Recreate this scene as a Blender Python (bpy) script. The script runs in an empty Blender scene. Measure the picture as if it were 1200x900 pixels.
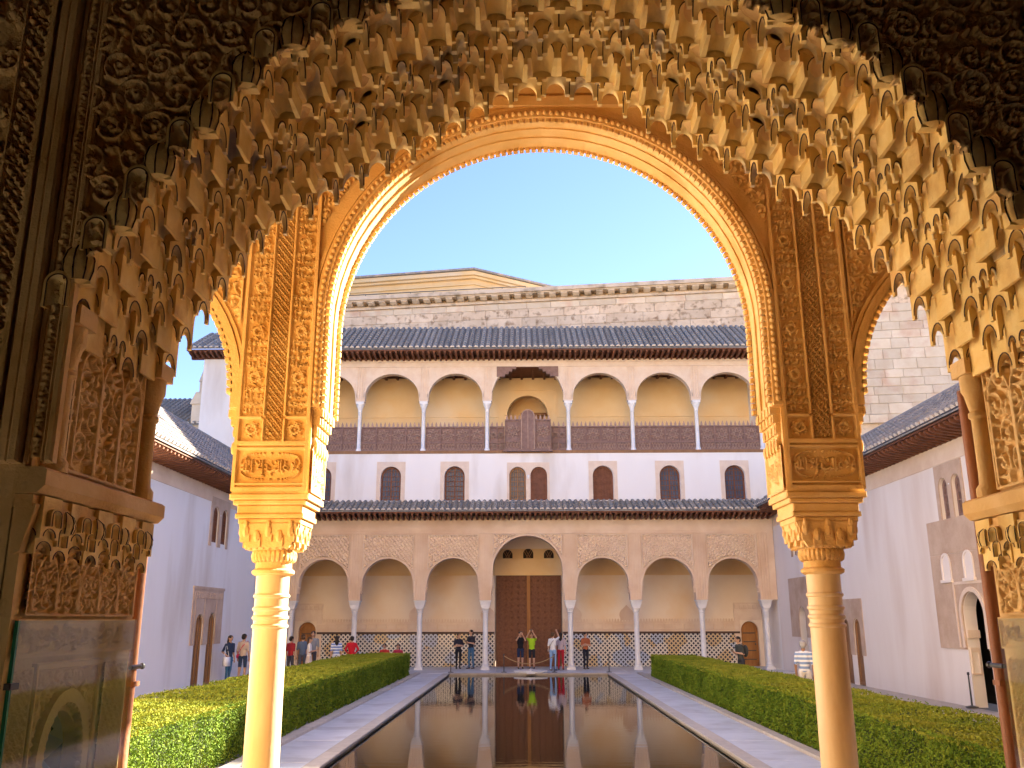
import bpy, math, random
import numpy as np
from mathutils import Vector, Matrix
random.seed(7); np.random.seed(7)
R = math.radians; PI = math.pi
sc = bpy.context.scene
COL = sc.collection

# ------------------------------------------------------------------ camera, sky, sun, exposure
PITCH, YAW = 14.73, 0.765
cam = bpy.data.cameras.new('camera'); camo = bpy.data.objects.new('camera', cam); COL.objects.link(camo)
cam.sensor_width = 36; cam.lens = 31.5; cam.clip_start = 0.05; cam.clip_end = 2000
camo.location = (-0.165, 0, 2.25)
camo.rotation_euler = (R(90 + PITCH), R(0.12), R(YAW))
sc.camera = camo

SUN_EL, SUN_AZ = 23.5, 50.0          # azimuth measured from +Y (down the court) towards +X
w = bpy.data.worlds.new('World'); sc.world = w; w.use_nodes = True
nt = w.node_tree; nt.nodes.clear()
sky = nt.nodes.new('ShaderNodeTexSky'); sky.sky_type = 'NISHITA'; sky.sun_disc = False
sky.sun_elevation = R(SUN_EL); sky.sun_rotation = R(SUN_AZ)
sky.air_density = 1.0; sky.dust_density = 0.3; sky.ozone_density = 4.0; sky.altitude = 1500
bg = nt.nodes.new('ShaderNodeBackground'); bg.inputs[1].default_value = 0.057
wo = nt.nodes.new('ShaderNodeOutputWorld')
tint = nt.nodes.new('ShaderNodeMix'); tint.data_type = 'RGBA'; tint.blend_type = 'MULTIPLY'; tint.inputs[0].default_value = 1.0
tint.inputs[7].default_value = (.98, .85, .96, 1)                     # less green than the bare sky model
nt.links.new(sky.outputs[0], tint.inputs[6]); nt.links.new(tint.outputs[2], bg.inputs[0]); nt.links.new(bg.outputs[0], wo.inputs[0])
sun = bpy.data.lights.new('sun', 'SUN'); sun.energy = 5.0; sun.angle = R(0.53); sun.color = (1.0, 0.88, 0.72)
suno = bpy.data.objects.new('sun', sun); COL.objects.link(suno)
sd = Vector((math.sin(R(SUN_AZ)) * math.cos(R(SUN_EL)), math.cos(R(SUN_AZ)) * math.cos(R(SUN_EL)), math.sin(R(SUN_EL))))
suno.rotation_euler = sd.to_track_quat('Z', 'Y').to_euler(); suno.location = sd * 60
vs = sc.view_settings; vs.view_transform = 'Standard'; vs.look = 'None'; vs.gamma = 1; vs.use_curve_mapping = False
vs.exposure = 3.02
sc.cycles.max_bounces = 10; sc.cycles.diffuse_bounces = 7; sc.cycles.glossy_bounces = 4; sc.cycles.transparent_max_bounces = 12
sc.cycles.use_denoising = True
sc.cycles.sample_clamp_indirect = 8

# ------------------------------------------------------------------ materials
def mat(name, c1, c2=None, rough=0.85, scale=2.0, bump=0.0, bscale=30.0, rnd=0.0, c3=None, s3=0.6, spec=0.25, streak=False, coat=0.0, detail=5):
    m = bpy.data.materials.new(name); m.use_nodes = True; n = m.node_tree; L = n.links
    p = n.nodes['Principled BSDF']; p.inputs['Roughness'].default_value = rough
    p.inputs['Specular IOR Level'].default_value = spec
    if coat: p.inputs['Coat Weight'].default_value = coat
    geo = n.nodes.new('ShaderNodeNewGeometry')
    pos = geo.outputs['Position']
    if streak:
        mp = n.nodes.new('ShaderNodeMapping'); mp.inputs['Scale'].default_value = (1, 1, .22); L.new(pos, mp.inputs[0]); pos2 = mp.outputs[0]
    else: pos2 = pos
    nz = n.nodes.new('ShaderNodeTexNoise'); nz.inputs['Scale'].default_value = scale; nz.inputs['Detail'].default_value = detail
    nz.inputs['Roughness'].default_value = .62; L.new(pos2, nz.inputs['Vector'])
    rp = n.nodes.new('ShaderNodeValToRGB'); rp.color_ramp.elements[0].position = .34; rp.color_ramp.elements[1].position = .68
    rp.color_ramp.elements[0].color = (*c1, 1); rp.color_ramp.elements[1].color = (*(c2 or c1), 1)
    L.new(nz.outputs[0], rp.inputs[0]); col = rp.outputs[0]
    if c3:
        n3 = n.nodes.new('ShaderNodeTexNoise'); n3.inputs['Scale'].default_value = s3; n3.inputs['Detail'].default_value = 6; L.new(pos2, n3.inputs['Vector'])
        r3 = n.nodes.new('ShaderNodeValToRGB'); r3.color_ramp.elements[0].position = .52; r3.color_ramp.elements[1].position = .72
        L.new(n3.outputs[0], r3.inputs[0])
        mx = n.nodes.new('ShaderNodeMix'); mx.data_type = 'RGBA'; mx.inputs[7].default_value = (*c3, 1)
        L.new(r3.outputs[0], mx.inputs[0]); L.new(col, mx.inputs[6]); col = mx.outputs[2]
    if rnd:
        oi = n.nodes.new('ShaderNodeObjectInfo'); mr = n.nodes.new('ShaderNodeMapRange')
        mr.inputs[3].default_value = 1 - rnd; mr.inputs[4].default_value = 1 + rnd; L.new(oi.outputs['Random'], mr.inputs[0])
        hs = n.nodes.new('ShaderNodeHueSaturation'); L.new(mr.outputs[0], hs.inputs['Value']); L.new(col, hs.inputs['Color']); col = hs.outputs[0]
    L.new(col, p.inputs['Base Color'])
    if bump:
        nb = n.nodes.new('ShaderNodeTexNoise'); nb.inputs['Scale'].default_value = bscale; nb.inputs['Detail'].default_value = 6; L.new(pos, nb.inputs['Vector'])
        b = n.nodes.new('ShaderNodeBump'); b.inputs['Strength'].default_value = bump; b.inputs['Distance'].default_value = .02
        L.new(nb.outputs[0], b.inputs['Height']); L.new(b.outputs[0], p.inputs['Normal'])
    return m

M = {}
M['gold'] = mat('carved_stucco', (.70, .46, .18), (.78, .56, .27), scale=3, bump=.3, bscale=60, c3=(.56, .33, .10), s3=2.2)
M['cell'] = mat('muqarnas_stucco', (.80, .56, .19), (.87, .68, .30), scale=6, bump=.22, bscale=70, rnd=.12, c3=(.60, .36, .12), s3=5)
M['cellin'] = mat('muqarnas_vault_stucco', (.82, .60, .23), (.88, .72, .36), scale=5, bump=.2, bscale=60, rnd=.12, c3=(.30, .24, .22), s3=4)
M['edge'] = mat('painted_edge_line', (.11, .06, .03), (.07, .05, .05), scale=9)
M['pale'] = mat('pale_stucco', (.72, .55, .40), (.79, .64, .49), scale=1.5, bump=.3, bscale=18, c3=(.64, .46, .32), s3=.5)
M['palecarve'] = mat('pale_carved_stucco', (.71, .56, .43), (.78, .65, .52), scale=3, bump=.3, bscale=25)
M['tan'] = mat('weathered_tan_stucco', (.50, .36, .26), (.60, .46, .35), scale=2, bump=.35, bscale=20, c3=(.44, .30, .20), s3=.8)
M['ochre'] = mat('ochre_plaster', (.79, .55, .27), (.83, .62, .34), scale=.8, bump=.1, bscale=12, c3=(.80, .64, .42), s3=.4)
M['cream'] = mat('cream_plaster', (.80, .66, .50), (.85, .74, .60), scale=.5, bump=.1, bscale=10, c3=(.78, .56, .32), s3=.35)
M['white'] = mat('white_plaster', (.82, .79, .75), (.86, .84, .81), scale=.5, bump=.12, bscale=6, c3=(.66, .60, .53), s3=.7, streak=True)
M['white2'] = mat('warm_white_plaster', (.79, .71, .64), (.84, .78, .72), scale=.5, bump=.12, bscale=6, c3=(.66, .54, .45), s3=.5, streak=True)
M['marble'] = mat('white_marble', (.72, .72, .72), (.80, .80, .79), rough=.45, scale=3, c3=(.58, .58, .60), s3=1.2, spec=.4)
M['colmarble'] = mat('golden_marble', (.64, .47, .25), (.75, .60, .38), rough=.5, scale=5, streak=True, c3=(.42, .27, .12), s3=3.4, bump=.08, bscale=40, spec=.4)
M['slab'] = mat('grey_marble_paving', (.50, .52, .56), (.60, .62, .66), rough=.5, scale=2, rnd=.10, c3=(.40, .40, .42), s3=1.1, bump=.05, bscale=20, spec=.4)
M['kerb'] = mat('worn_stone_kerb', (.44, .39, .34), (.54, .49, .43), rough=.75, scale=5, rnd=.08, bump=.2, bscale=25)
M['joint'] = mat('dark_joint', (.20, .18, .16), (.25, .23, .2), scale=6)
M['wood'] = mat('dark_carved_wood', (.14, .055, .03), (.22, .09, .05), rough=.65, scale=5, bump=.3, bscale=30, rnd=.1)
M['woodlt'] = mat('brown_wood', (.24, .12, .055), (.32, .17, .08), rough=.6, scale=6, bump=.2, bscale=30, rnd=.1, streak=True)
M['woodgrey'] = mat('weathered_lattice_wood', (.20, .12, .10), (.28, .18, .15), rough=.8, scale=6, bump=.2, bscale=30)
M['woodpale'] = mat('sun_greyed_lattice_wood', (.34, .22, .17), (.44, .31, .25), rough=.8, scale=6)
M['doorwood'] = mat('studded_door_wood', (.13, .052, .027), (.21, .09, .045), rough=.55, scale=9, bump=.35, bscale=26)
M['smalldoor'] = mat('warm_door_wood', (.30, .13, .04), (.40, .19, .06), rough=.6, scale=6, bump=.2, bscale=20, streak=True)
M['post'] = mat('red_brown_post_wood', (.26, .10, .045), (.36, .15, .07), rough=.5, scale=12, streak=True, bump=.15, bscale=50)
M['tile'] = mat('grey_roof_tile', (.20, .188, .17), (.34, .32, .285), rough=.8, scale=7, rnd=.18, bump=.3, bscale=30, c3=(.36, .33, .28), s3=2.5)
M['tileend'] = mat('pale_mortar', (.60, .54, .47), (.70, .64, .57), scale=6)
M['tilewarm'] = mat('weathered_roof_tile', (.20, .19, .185), (.31, .285, .25), rough=.85, scale=7, rnd=.2, bump=.3, bscale=30, c3=(.42, .33, .24), s3=2.5)
M['stone'] = mat('ashlar_stone', (.68, .56, .40), (.76, .66, .51), scale=1.3, rnd=.10, bump=.35, bscale=9, c3=(.62, .43, .30), s3=.9)
M['rough'] = mat('rough_tawny_stone', (.62, .48, .33), (.75, .62, .46), scale=1.2, rnd=.13, bump=.6, bscale=5, c3=(.30, .20, .12), s3=3.2)
M['cornice'] = mat('cornice_stone', (.62, .50, .36), (.72, .61, .47), scale=1.5, bump=.4, bscale=8, c3=(.30, .23, .15), s3=1.3)
M['gable'] = mat('yellow_gable_plaster', (.68, .50, .26), (.74, .58, .34), scale=.6, c3=(.66, .56, .42), s3=.4)
M['iron'] = mat('dark_iron', (.05, .05, .05), rough=.4, spec=.5)
M['brass'] = mat('rope_fibre', (.35, .24, .12), (.42, .30, .16), rough=.8, scale=30)
M['dark'] = mat('unlit_interior', (.03, .025, .02), (.05, .04, .03), scale=2)  # interior shade put into a near-black colour, behind openings and lattices
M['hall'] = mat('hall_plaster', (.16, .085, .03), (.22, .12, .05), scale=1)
M['floor'] = mat('marble_floor', (.74, .66, .55), (.80, .73, .63), rough=.5, scale=1.5, c3=(.52, .47, .42), s3=.8)
M['earth'] = mat('dry_earth', (.22, .17, .11), (.30, .24, .16), scale=.3)
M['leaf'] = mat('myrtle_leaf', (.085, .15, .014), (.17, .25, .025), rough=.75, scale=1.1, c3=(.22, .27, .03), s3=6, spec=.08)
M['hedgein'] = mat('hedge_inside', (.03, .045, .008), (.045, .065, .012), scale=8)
M['leaftop'] = mat('sunlit_myrtle_leaf', (.19, .24, .022), (.31, .31, .04), rough=.75, scale=.8, c3=(.15, .21, .02), s3=3, spec=.08)  # yellower copy of the leaf for hedge tops, sunlight put into its colour
M['glasspane'] = mat('window_glass', (.05, .06, .09), (.09, .10, .15), rough=.3, scale=3, spec=.3)

def water():
    m = bpy.data.materials.new('pool_water'); m.use_nodes = True; n = m.node_tree; p = n.nodes['Principled BSDF']
    p.inputs['Base Color'].default_value = (.020, .014, .008, 1); p.inputs['Roughness'].default_value = .025; p.inputs['IOR'].default_value = 1.33
    p.inputs['Specular IOR Level'].default_value = .5
    g = n.nodes.new('ShaderNodeNewGeometry'); mp = n.nodes.new('ShaderNodeMapping'); mp.inputs['Scale'].default_value = (1.2, 3.0, 1)
    nz = n.nodes.new('ShaderNodeTexNoise'); nz.inputs['Scale'].default_value = 1.6; nz.inputs['Detail'].default_value = 3
    b = n.nodes.new('ShaderNodeBump'); b.inputs['Strength'].default_value = .025; b.inputs['Distance'].default_value = .05
    n.links.new(g.outputs['Position'], mp.inputs[0]); n.links.new(mp.outputs[0], nz.inputs['Vector'])
    n.links.new(nz.outputs[0], b.inputs['Height']); n.links.new(b.outputs[0], p.inputs['Normal'])
    return m
M['water'] = water()

def glass():
    m = bpy.data.materials.new('protective_glass'); m.use_nodes = True; n = m.node_tree; n.nodes.remove(n.nodes['Principled BSDF'])
    out = n.nodes['Material Output']
    tr = n.nodes.new('ShaderNodeBsdfTransparent'); tr.inputs[0].default_value = (.90, .94, .90, 1)
    gl = n.nodes.new('ShaderNodeBsdfGlossy'); gl.inputs['Roughness'].default_value = .04
    df = n.nodes.new('ShaderNodeBsdfDiffuse'); df.inputs[0].default_value = (.50, .52, .46, 1)
    lw = n.nodes.new('ShaderNodeLayerWeight'); fr = n.nodes.new('ShaderNodeMath'); fr.operation = 'POWER'; fr.inputs[1].default_value = 4.0; n.links.new(lw.outputs['Facing'], fr.inputs[0])
    m1 = n.nodes.new('ShaderNodeMixShader'); m2 = n.nodes.new('ShaderNodeMixShader'); m2.inputs[0].default_value = .05
    n.links.new(fr.outputs[0], m1.inputs[0]); n.links.new(tr.outputs[0], m1.inputs[1]); n.links.new(gl.outputs[0], m1.inputs[2])
    n.links.new(m1.outputs[0], m2.inputs[1]); n.links.new(df.outputs[0], m2.inputs[2]); n.links.new(m2.outputs[0], out.inputs[0])
    return m
M['glass'] = glass()
M['glassedge'] = mat('green_glass_edge', (.02, .16, .08), (.03, .2, .1), rough=.2, spec=.5)

def zellige():
    # white straps with dark lozenges, and broad blue / ochre / grey fields, as the dado of glazed tile
    m = bpy.data.materials.new('glazed_tile_mosaic'); m.use_nodes = True; n = m.node_tree; L = n.links; p = n.nodes['Principled BSDF']
    p.inputs['Roughness'].default_value = .25
    g = n.nodes.new('ShaderNodeNewGeometry'); mp = n.nodes.new('ShaderNodeMapping'); mp.inputs['Rotation'].default_value = (0, R(45), 0); L.new(g.outputs['Position'], mp.inputs[0])
    sx = n.nodes.new('ShaderNodeSeparateXYZ'); L.new(mp.outputs[0], sx.inputs[0])
    def math_(op, a, b=None, va=None, vb=None):
        q = n.nodes.new('ShaderNodeMath'); q.operation = op
        if a is not None: L.new(a, q.inputs[0])
        elif va is not None: q.inputs[0].default_value = va
        if b is not None: L.new(b, q.inputs[1])
        elif vb is not None: q.inputs[1].default_value = vb
        return q.outputs[0]
    S = .155
    def fr(o): return math_('ABSOLUTE', math_('SUBTRACT', math_('FRACT', math_('DIVIDE', o, vb=S)), vb=.5))
    fx, fz = fr(sx.outputs[0]), fr(sx.outputs[2])
    mxx = math_('MAXIMUM', fx, fz)
    sq = math_('LESS_THAN', mxx, vb=.30)                    # the lozenge
    vz = n.nodes.new('ShaderNodeTexVoronoi'); vz.inputs['Scale'].default_value = 1.7; L.new(g.outputs['Position'], vz.inputs['Vector'])
    rp = n.nodes.new('ShaderNodeValToRGB'); rp.color_ramp.interpolation = 'CONSTANT'
    e = rp.color_ramp.elements; e[0].position = 0; e[0].color = (.70, .66, .58, 1); e[1].position = .35; e[1].color = (.62, .48, .28, 1)
    q = rp.color_ramp.elements.new(.6); q.color = (.46, .52, .64, 1); q = rp.color_ramp.elements.new(.8); q.color = (.62, .60, .55, 1)
    sc_ = n.nodes.new('ShaderNodeSeparateColor'); L.new(vz.outputs['Color'], sc_.inputs[0]); L.new(sc_.outputs[0], rp.inputs[0])
    mx = n.nodes.new('ShaderNodeMix'); mx.data_type = 'RGBA'; L.new(sq, mx.inputs[0]); L.new(rp.outputs[0], mx.inputs[6]); mx.inputs[7].default_value = (.025, .028, .05, 1)
    L.new(mx.outputs[2], p.inputs['Base Color'])
    return m
M['zellige'] = zellige()

# ------------------------------------------------------------------ mesh helpers
class MB:
    def __init__(s): s.v = []; s.f = []; s.m = []; s.T = None
    def add(s, vs, fs, mi=0):
        o = len(s.v)
        if s.T is not None: vs = [tuple(s.T @ Vector(q)) for q in vs]
        s.v += vs; s.f += [tuple(i + o for i in f) for f in fs]; s.m += [mi] * len(fs); return s
    def box(s, x0, x1, y0, y1, z0, z1, mi=0):
        return s.add([(x0,y0,z0),(x1,y0,z0),(x1,y1,z0),(x0,y1,z0),(x0,y0,z1),(x1,y0,z1),(x1,y1,z1),(x0,y1,z1)],
              [(3,2,1,0),(4,5,6,7),(0,1,5,4),(1,2,6,5),(2,3,7,6),(3,0,4,7)], mi)
    def cbox(s, x0, x1, y0, y1, z0, z1, c=.01, mi=0):     # box with chamfered vertical and front edges
        a = [(x0+c,y0,z0+c),(x1-c,y0,z0+c),(x1-c,y0,z1-c),(x0+c,y0,z1-c)]
        b = [(x0,y0+c,z0),(x1,y0+c,z0),(x1,y0+c,z1),(x0,y0+c,z1)]
        d = [(x0,y1,z0),(x1,y1,z0),(x1,y1,z1),(x0,y1,z1)]
        fs = [(0,1,2,3),(11,10,9,8)]
        for i in range(4):
            j = (i+1) % 4; fs += [(i,4+i,4+j,j),(4+i,8+i,8+j,4+j)]
        return s.add(a+b+d, fs, mi)
    def prism(s, poly, y0, y1, mi=0):                     # polygon in xz extruded along y
        n = len(poly)
        return s.add([(x,y0,z) for x,z in poly]+[(x,y1,z) for x,z in poly],
              [tuple(range(n)), tuple(range(2*n-1,n-1,-1))]+[(i,n+i,n+(i+1)%n,(i+1)%n) for i in range(n)], mi)
    def prismx(s, poly, x0, x1, mi=0):                    # polygon in yz extruded along x
        n = len(poly)
        return s.add([(x0,y,z) for y,z in poly]+[(x1,y,z) for y,z in poly],
              [tuple(range(n)), tuple(range(2*n-1,n-1,-1))]+[(i,n+i,n+(i+1)%n,(i+1)%n) for i in range(n)], mi)
    def lathe(s, prof, n=16, cx=0, cy=0, mi=0, sx=1, sy=1, square=0):
        vs = []
        for r, z in prof:
            for k in range(n):
                a = 2*PI*k/n
                vs.append((cx+r*sx*math.cos(a), cy+r*sy*math.sin(a), z))
        fs = [(i*n+k, i*n+(k+1)%n, (i+1)*n+(k+1)%n, (i+1)*n+k) for i in range(len(prof)-1) for k in range(n)]
        fs += [tuple(range(n-1,-1,-1)), tuple((len(prof)-1)*n+k for k in range(n))]
        return s.add(vs, fs, mi)
    def tube(s, pts, r, n=6, mi=0):
        pts = [Vector(p) for p in pts]; rs = r if isinstance(r, (list, tuple)) else [r]*len(pts)
        vs = []; fs = []
        for i, p in enumerate(pts):
            t = (pts[min(i+1,len(pts)-1)] - pts[max(i-1,0)]).normalized()
            a = t.cross(Vector((0,0,1))); a = a if a.length > .05 else t.cross(Vector((0,1,0))); a.normalize(); b = t.cross(a)
            for k in range(n):
                an = 2*PI*(k+.5)/n; vs.append(tuple(p + (a*math.cos(an)+b*math.sin(an))*rs[i]))
        for i in range(len(pts)-1):
            for k in range(n): fs.append((i*n+k,i*n+(k+1)%n,(i+1)*n+(k+1)%n,(i+1)*n+k))
        fs += [tuple(range(n)), tuple((len(pts)-1)*n+k for k in range(n))]
        return s.add(vs, fs, mi)
    def curtain(s, poly, zt, y0, y1, mi=0, top=True):     # wall whose lower edge is the polyline, upper edge z = zt
        vs = []; fs = []
        for x, z in poly: vs += [(x,y0,z),(x,y1,z),(x,y0,zt),(x,y1,zt)]
        for i in range(len(poly)-1):
            a, b = 4*i, 4*i+4; fs.append((a,a+1,b+1,b))
            if poly[i+1][0] - poly[i][0] > 1e-6:
                fs += [(a,b,b+2,a+2),(a+1,a+3,b+3,b+1)]
                if top: fs.append((a+2,b+2,b+3,a+3))
        e = 4*(len(poly)-1); fs += [(0,2,3,1),(e,e+1,e+3,e+2)]
        return s.add(vs, fs, mi)
    def sphere(s, c, r, n=10, m=6, mi=0):
        rx, ry, rz = r if isinstance(r, (tuple, list)) else (r,r,r); vs=[]; fs=[]
        for i in range(m+1):
            t = PI*i/m
            for k in range(n):
                a = 2*PI*k/n; vs.append((c[0]+rx*math.sin(t)*math.cos(a), c[1]+ry*math.sin(t)*math.sin(a), c[2]+rz*math.cos(t)))
        for i in range(m):
            for k in range(n): fs.append((i*n+k,(i+1)*n+k,(i+1)*n+(k+1)%n,i*n+(k+1)%n))
        return s.add(vs, fs, mi)
    def mesh(s, name, mats, smooth=False):
        me = bpy.data.meshes.new(name); me.from_pydata(s.v, [], s.f)
        for m in (mats if isinstance(mats, list) else [mats]): me.materials.append(M[m] if isinstance(m, str) else m)
        if any(s.m): me.polygons.foreach_set('material_index', s.m)
        if smooth:
            me.polygons.foreach_set('use_smooth', [True]*len(me.polygons))
            if smooth is not True: me.set_sharp_from_angle(angle=R(smooth))
        me.update(); return me

def ob(name, me, parent=None, loc=(0,0,0), rot=(0,0,0), scale=(1,1,1)):
    o = bpy.data.objects.new(name, me); COL.objects.link(o); o.location = loc; o.rotation_euler = rot; o.scale = scale
    if parent is not None: o.parent = parent
    return o
def tag(o, label, cat, group=None):
    o['label'] = label; o['category'] = cat
    if group: o['group'] = group
    return o
def thing(name, label, cat, loc=(0,0,0), rz=0, group=None):
    return tag(ob(name, None, None, loc, (0,0,rz)), label, cat, group)
def struct(name, me, **k):
    o = ob(name, me, **k); o['kind'] = 'structure'; return o
def part(name, mb, mats, parent, smooth=False, **k): return ob(name, mb.mesh(name, mats, smooth), parent, **k)

def arc(cx, zc, r, a0=180, a1=0, n=24, rz=None):
    return [(cx + r*math.cos(R(a0+(a1-a0)*i/n)), zc + (rz or r)*math.sin(R(a0+(a1-a0)*i/n))) for i in range(n+1)]
def strip(mb, path, w0, w1, y0, y1, mi=0):
    """band that follows a path in xz (offset w0..w1 along the outward normal), from y0 to y1"""
    P = [Vector((a,b)) for a,b in path]; vs=[]; fs=[]
    for i,p in enumerate(P):
        t = (P[min(i+1,len(P)-1)]-P[max(i-1,0)]).normalized(); nn = Vector((-t.y,t.x))
        a = p+nn*w0; b = p+nn*w1
        vs += [(a.x,y0,a.y),(b.x,y0,b.y),(b.x,y1,b.y),(a.x,y1,a.y)]
    for i in range(len(P)-1):
        o=4*i
        for k in range(4): fs.append((o+k,o+(k+1)%4,o+4+(k+1)%4,o+4+k))
    fs += [(0,1,2,3),(len(P)*4-1,len(P)*4-2,len(P)*4-3,len(P)*4-4)]
    mb.add(vs, fs, mi)

def motto_mask():
    c=bpy.data.curves.new('motto','FONT'); c.body='\uFDF2 \uFEFB\uFE87 \uFE90\uFEDF\uFE8E\uFECF \uFEFB\uFEED'; c.resolution_u=3; c.offset=.018
    o=bpy.data.objects.new('motto',c); COL.objects.link(o); bpy.context.view_layer.update()
    me=bpy.data.meshes.new_from_object(o.evaluated_get(bpy.context.evaluated_depsgraph_get())); bpy.data.objects.remove(o)
    me.calc_loop_triangles(); V=np.array([q.co[:2] for q in me.vertices]); lo,hi=V.min(0)-.04,V.max(0)+.04; g=.012
    A=np.zeros((int((hi[1]-lo[1])/g)+1,int((hi[0]-lo[0])/g)+1))
    for t in me.loop_triangles:
        P=(V[list(t.vertices)]-lo)/g; i0,j0=np.floor(P.min(0)).astype(int); i1,j1=np.ceil(P.max(0)).astype(int)+1
        X,Y=np.meshgrid(np.arange(i0,i1),np.arange(j0,j1)); d=(P[1,0]-P[0,0])*(P[2,1]-P[0,1])-(P[2,0]-P[0,0])*(P[1,1]-P[0,1])
        if abs(d)<1e-9: continue
        a=((X-P[0,0])*(P[2,1]-P[0,1])-(P[2,0]-P[0,0])*(Y-P[0,1]))/d; b=((P[1,0]-P[0,0])*(Y-P[0,1])-(X-P[0,0])*(P[1,1]-P[0,1]))/d
        k=(a>=-.05)&(b>=-.05)&(a+b<=1.05); A[Y[k].clip(0,A.shape[0]-1),X[k].clip(0,A.shape[1]-1)]=1
    bpy.data.meshes.remove(me); bpy.data.curves.remove(c); return A
MOTTO=motto_mask()
# ------------------------------------------------------------------ carved relief: height fields built as real geometry
class Field:
    def __init__(s, w, h, d):
        s.d = d; s.nx = int(round(w/d))+1; s.ny = int(round(h/d))+1; s.w=w; s.h=h
        s.H = np.zeros((s.ny, s.nx)); s.X, s.Y = np.meshgrid(np.linspace(0,w,s.nx), np.linspace(0,h,s.ny))
    def stamp(s, x, y, r, hgt=1.0, soft=.45):
        i0=max(0,int((x-r)/s.d)); i1=min(s.nx,int((x+r)/s.d)+2); j0=max(0,int((y-r)/s.d)); j1=min(s.ny,int((y+r)/s.d)+2)
        if i0>=i1 or j0>=j1: return
        dd = np.hypot(s.X[j0:j1,i0:i1]-x, s.Y[j0:j1,i0:i1]-y)
        np.maximum(s.H[j0:j1,i0:i1], hgt*np.clip((r-dd)/(r*soft),0,1), out=s.H[j0:j1,i0:i1])
    def curve(s, pts, r, hgt=1.0):
        pts = [np.array(p, float) for p in pts]; n=len(pts)-1
        for i in range(n):
            L = np.hypot(*(pts[i+1]-pts[i])); ra = r[i] if isinstance(r,(list,tuple)) else r; rb = r[i+1] if isinstance(r,(list,tuple)) else r
            k = max(1,int(L/(max(ra,rb,s.d)*.5)))
            for q in range(k+1):
                t=q/k; p=pts[i]*(1-t)+pts[i+1]*t; s.stamp(p[0],p[1],max(ra*(1-t)+rb*t, s.d*.8),hgt)
    def spiral(s, cx, cy, r, a0, turns, th, sgn=1, leaf=True, hgt=1.0):
        n=int(18*turns)+4; pts=[]
        for i in range(n+1):
            t=i/n; rr=r*(1-.82*t); a=a0+sgn*2*PI*turns*t; pts.append((cx+rr*math.cos(a), cy+rr*math.sin(a)))
        s.curve(pts, [th*(1-.35*i/n) for i in range(n+1)], hgt)
        s.stamp(cx,cy,th*2.0,hgt)
        if leaf:
            for i in range(2,n-3,3):
                x,y=pts[i]; a=math.atan2(y-cy,x-cx); o=1 if (i//3)%2 else -1
                s.leafs(x,y,a if o>0 else a+PI, r*.30*(1-.4*i/n), th*.85, sgn)
    def leafs(s, x, y, a, L, th, sgn=1):
        pts=[]; rs=[]
        for i in range(6):
            t=i/5; aa=a+sgn*.9*t; pts.append((x+L*t*math.cos(aa), y+L*t*math.sin(aa))); rs.append(th*(.5+1.3*math.sin(PI*min(1,t*1.05)))*.8)
        s.curve(pts, rs, .85)
    def border(s, b):
        m=(s.X<b)|(s.X>s.w-b)|(s.Y<b)|(s.Y>s.h-b); s.H[m]=1.0
    def lattice(s, p, q, wd=.28, x0=0, y0=0, x1=1e9, y1=1e9, inner=True):
        f1=np.abs(np.sin(PI*(s.X/p+s.Y/q)+.35*np.sin(4*PI*s.Y/q))); f2=np.abs(np.sin(PI*(s.X/p-s.Y/q)+.35*np.sin(4*PI*s.Y/q)))
        h=np.maximum(np.clip((wd-f1)/.14,0,1),np.clip((wd-f2)/.14,0,1))
        if inner: h=np.maximum(h,.8*np.clip((np.minimum(f1,f2)-.80)/.08,0,1))
        m=(s.X>=x0)&(s.X<=x1)&(s.Y>=y0)&(s.Y<=y1); s.H[m]=np.maximum(s.H,h)[m]
    def arabesque(s, r, x0=None, y0=None, x1=None, y1=None, th=None):
        x0=0 if x0 is None else x0; y0=0 if y0 is None else y0; x1=s.w if x1 is None else x1; y1=s.h if y1 is None else y1
        th=th or r*.11; row=0; y=y0+r
        while y<y1+r*.4:
            x=x0+(r if row%2==0 else 0)+random.uniform(-.1,.1)*r; k=0
            while x<x1+r*.5:
                rr=r*random.uniform(.78,.95); sg=1 if (k+row)%2 else -1
                s.spiral(x,y,rr,random.uniform(0,2*PI),random.uniform(1.3,1.8),th,sg)
                for q in range(3):
                    a=random.uniform(0,2*PI); s.leafs(x+math.cos(a)*r*1.02,y+math.sin(a)*r*1.02,a+1.2,r*.5,th*1.1,sg)
                s.stamp(x+r,y+random.uniform(-.5,.5)*r,r*.17)
                x+=2*r*random.uniform(.92,1.04); k+=1
            y+=1.62*r; row+=1
    def script(s, x0, y0, x1, y1, vertical=False, th=None):
        """repeats the court's motto along a band, over a fine vine"""
        Hh = (x1-x0) if vertical else (y1-y0); Ln = (y1-y0) if vertical else (x1-x0); th = th or Hh*.045
        nrep = max(1, int(round(Ln/(2.6*Hh)))); T = MOTTO; th_, tw_ = T.shape
        m = (s.X>=x0)&(s.X<=x1)&(s.Y>=y0)&(s.Y<=y1)
        u = ((s.Y-y0) if vertical else (s.X-x0))/Ln*nrep; v = ((x1-s.X) if vertical else (s.Y-y0))/Hh
        iu = np.clip(((u%1.0)*tw_).astype(int),0,tw_-1); iv = np.clip((v*th_).astype(int),0,th_-1)
        s.H[m] = np.maximum(s.H, T[iv,iu])[m]
        n = int(Ln/(Hh*.42))
        for q in range(n):
            u=(q+.5)*Ln/n; v=Hh*(.68 if q%2 else .38)
            c=(x0+v,y0+u) if vertical else (x0+u,y0+v); s.spiral(c[0],c[1],Hh*.2,q,1.1,th*.5,1 if q%2 else -1,leaf=False,hgt=.5)
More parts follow.
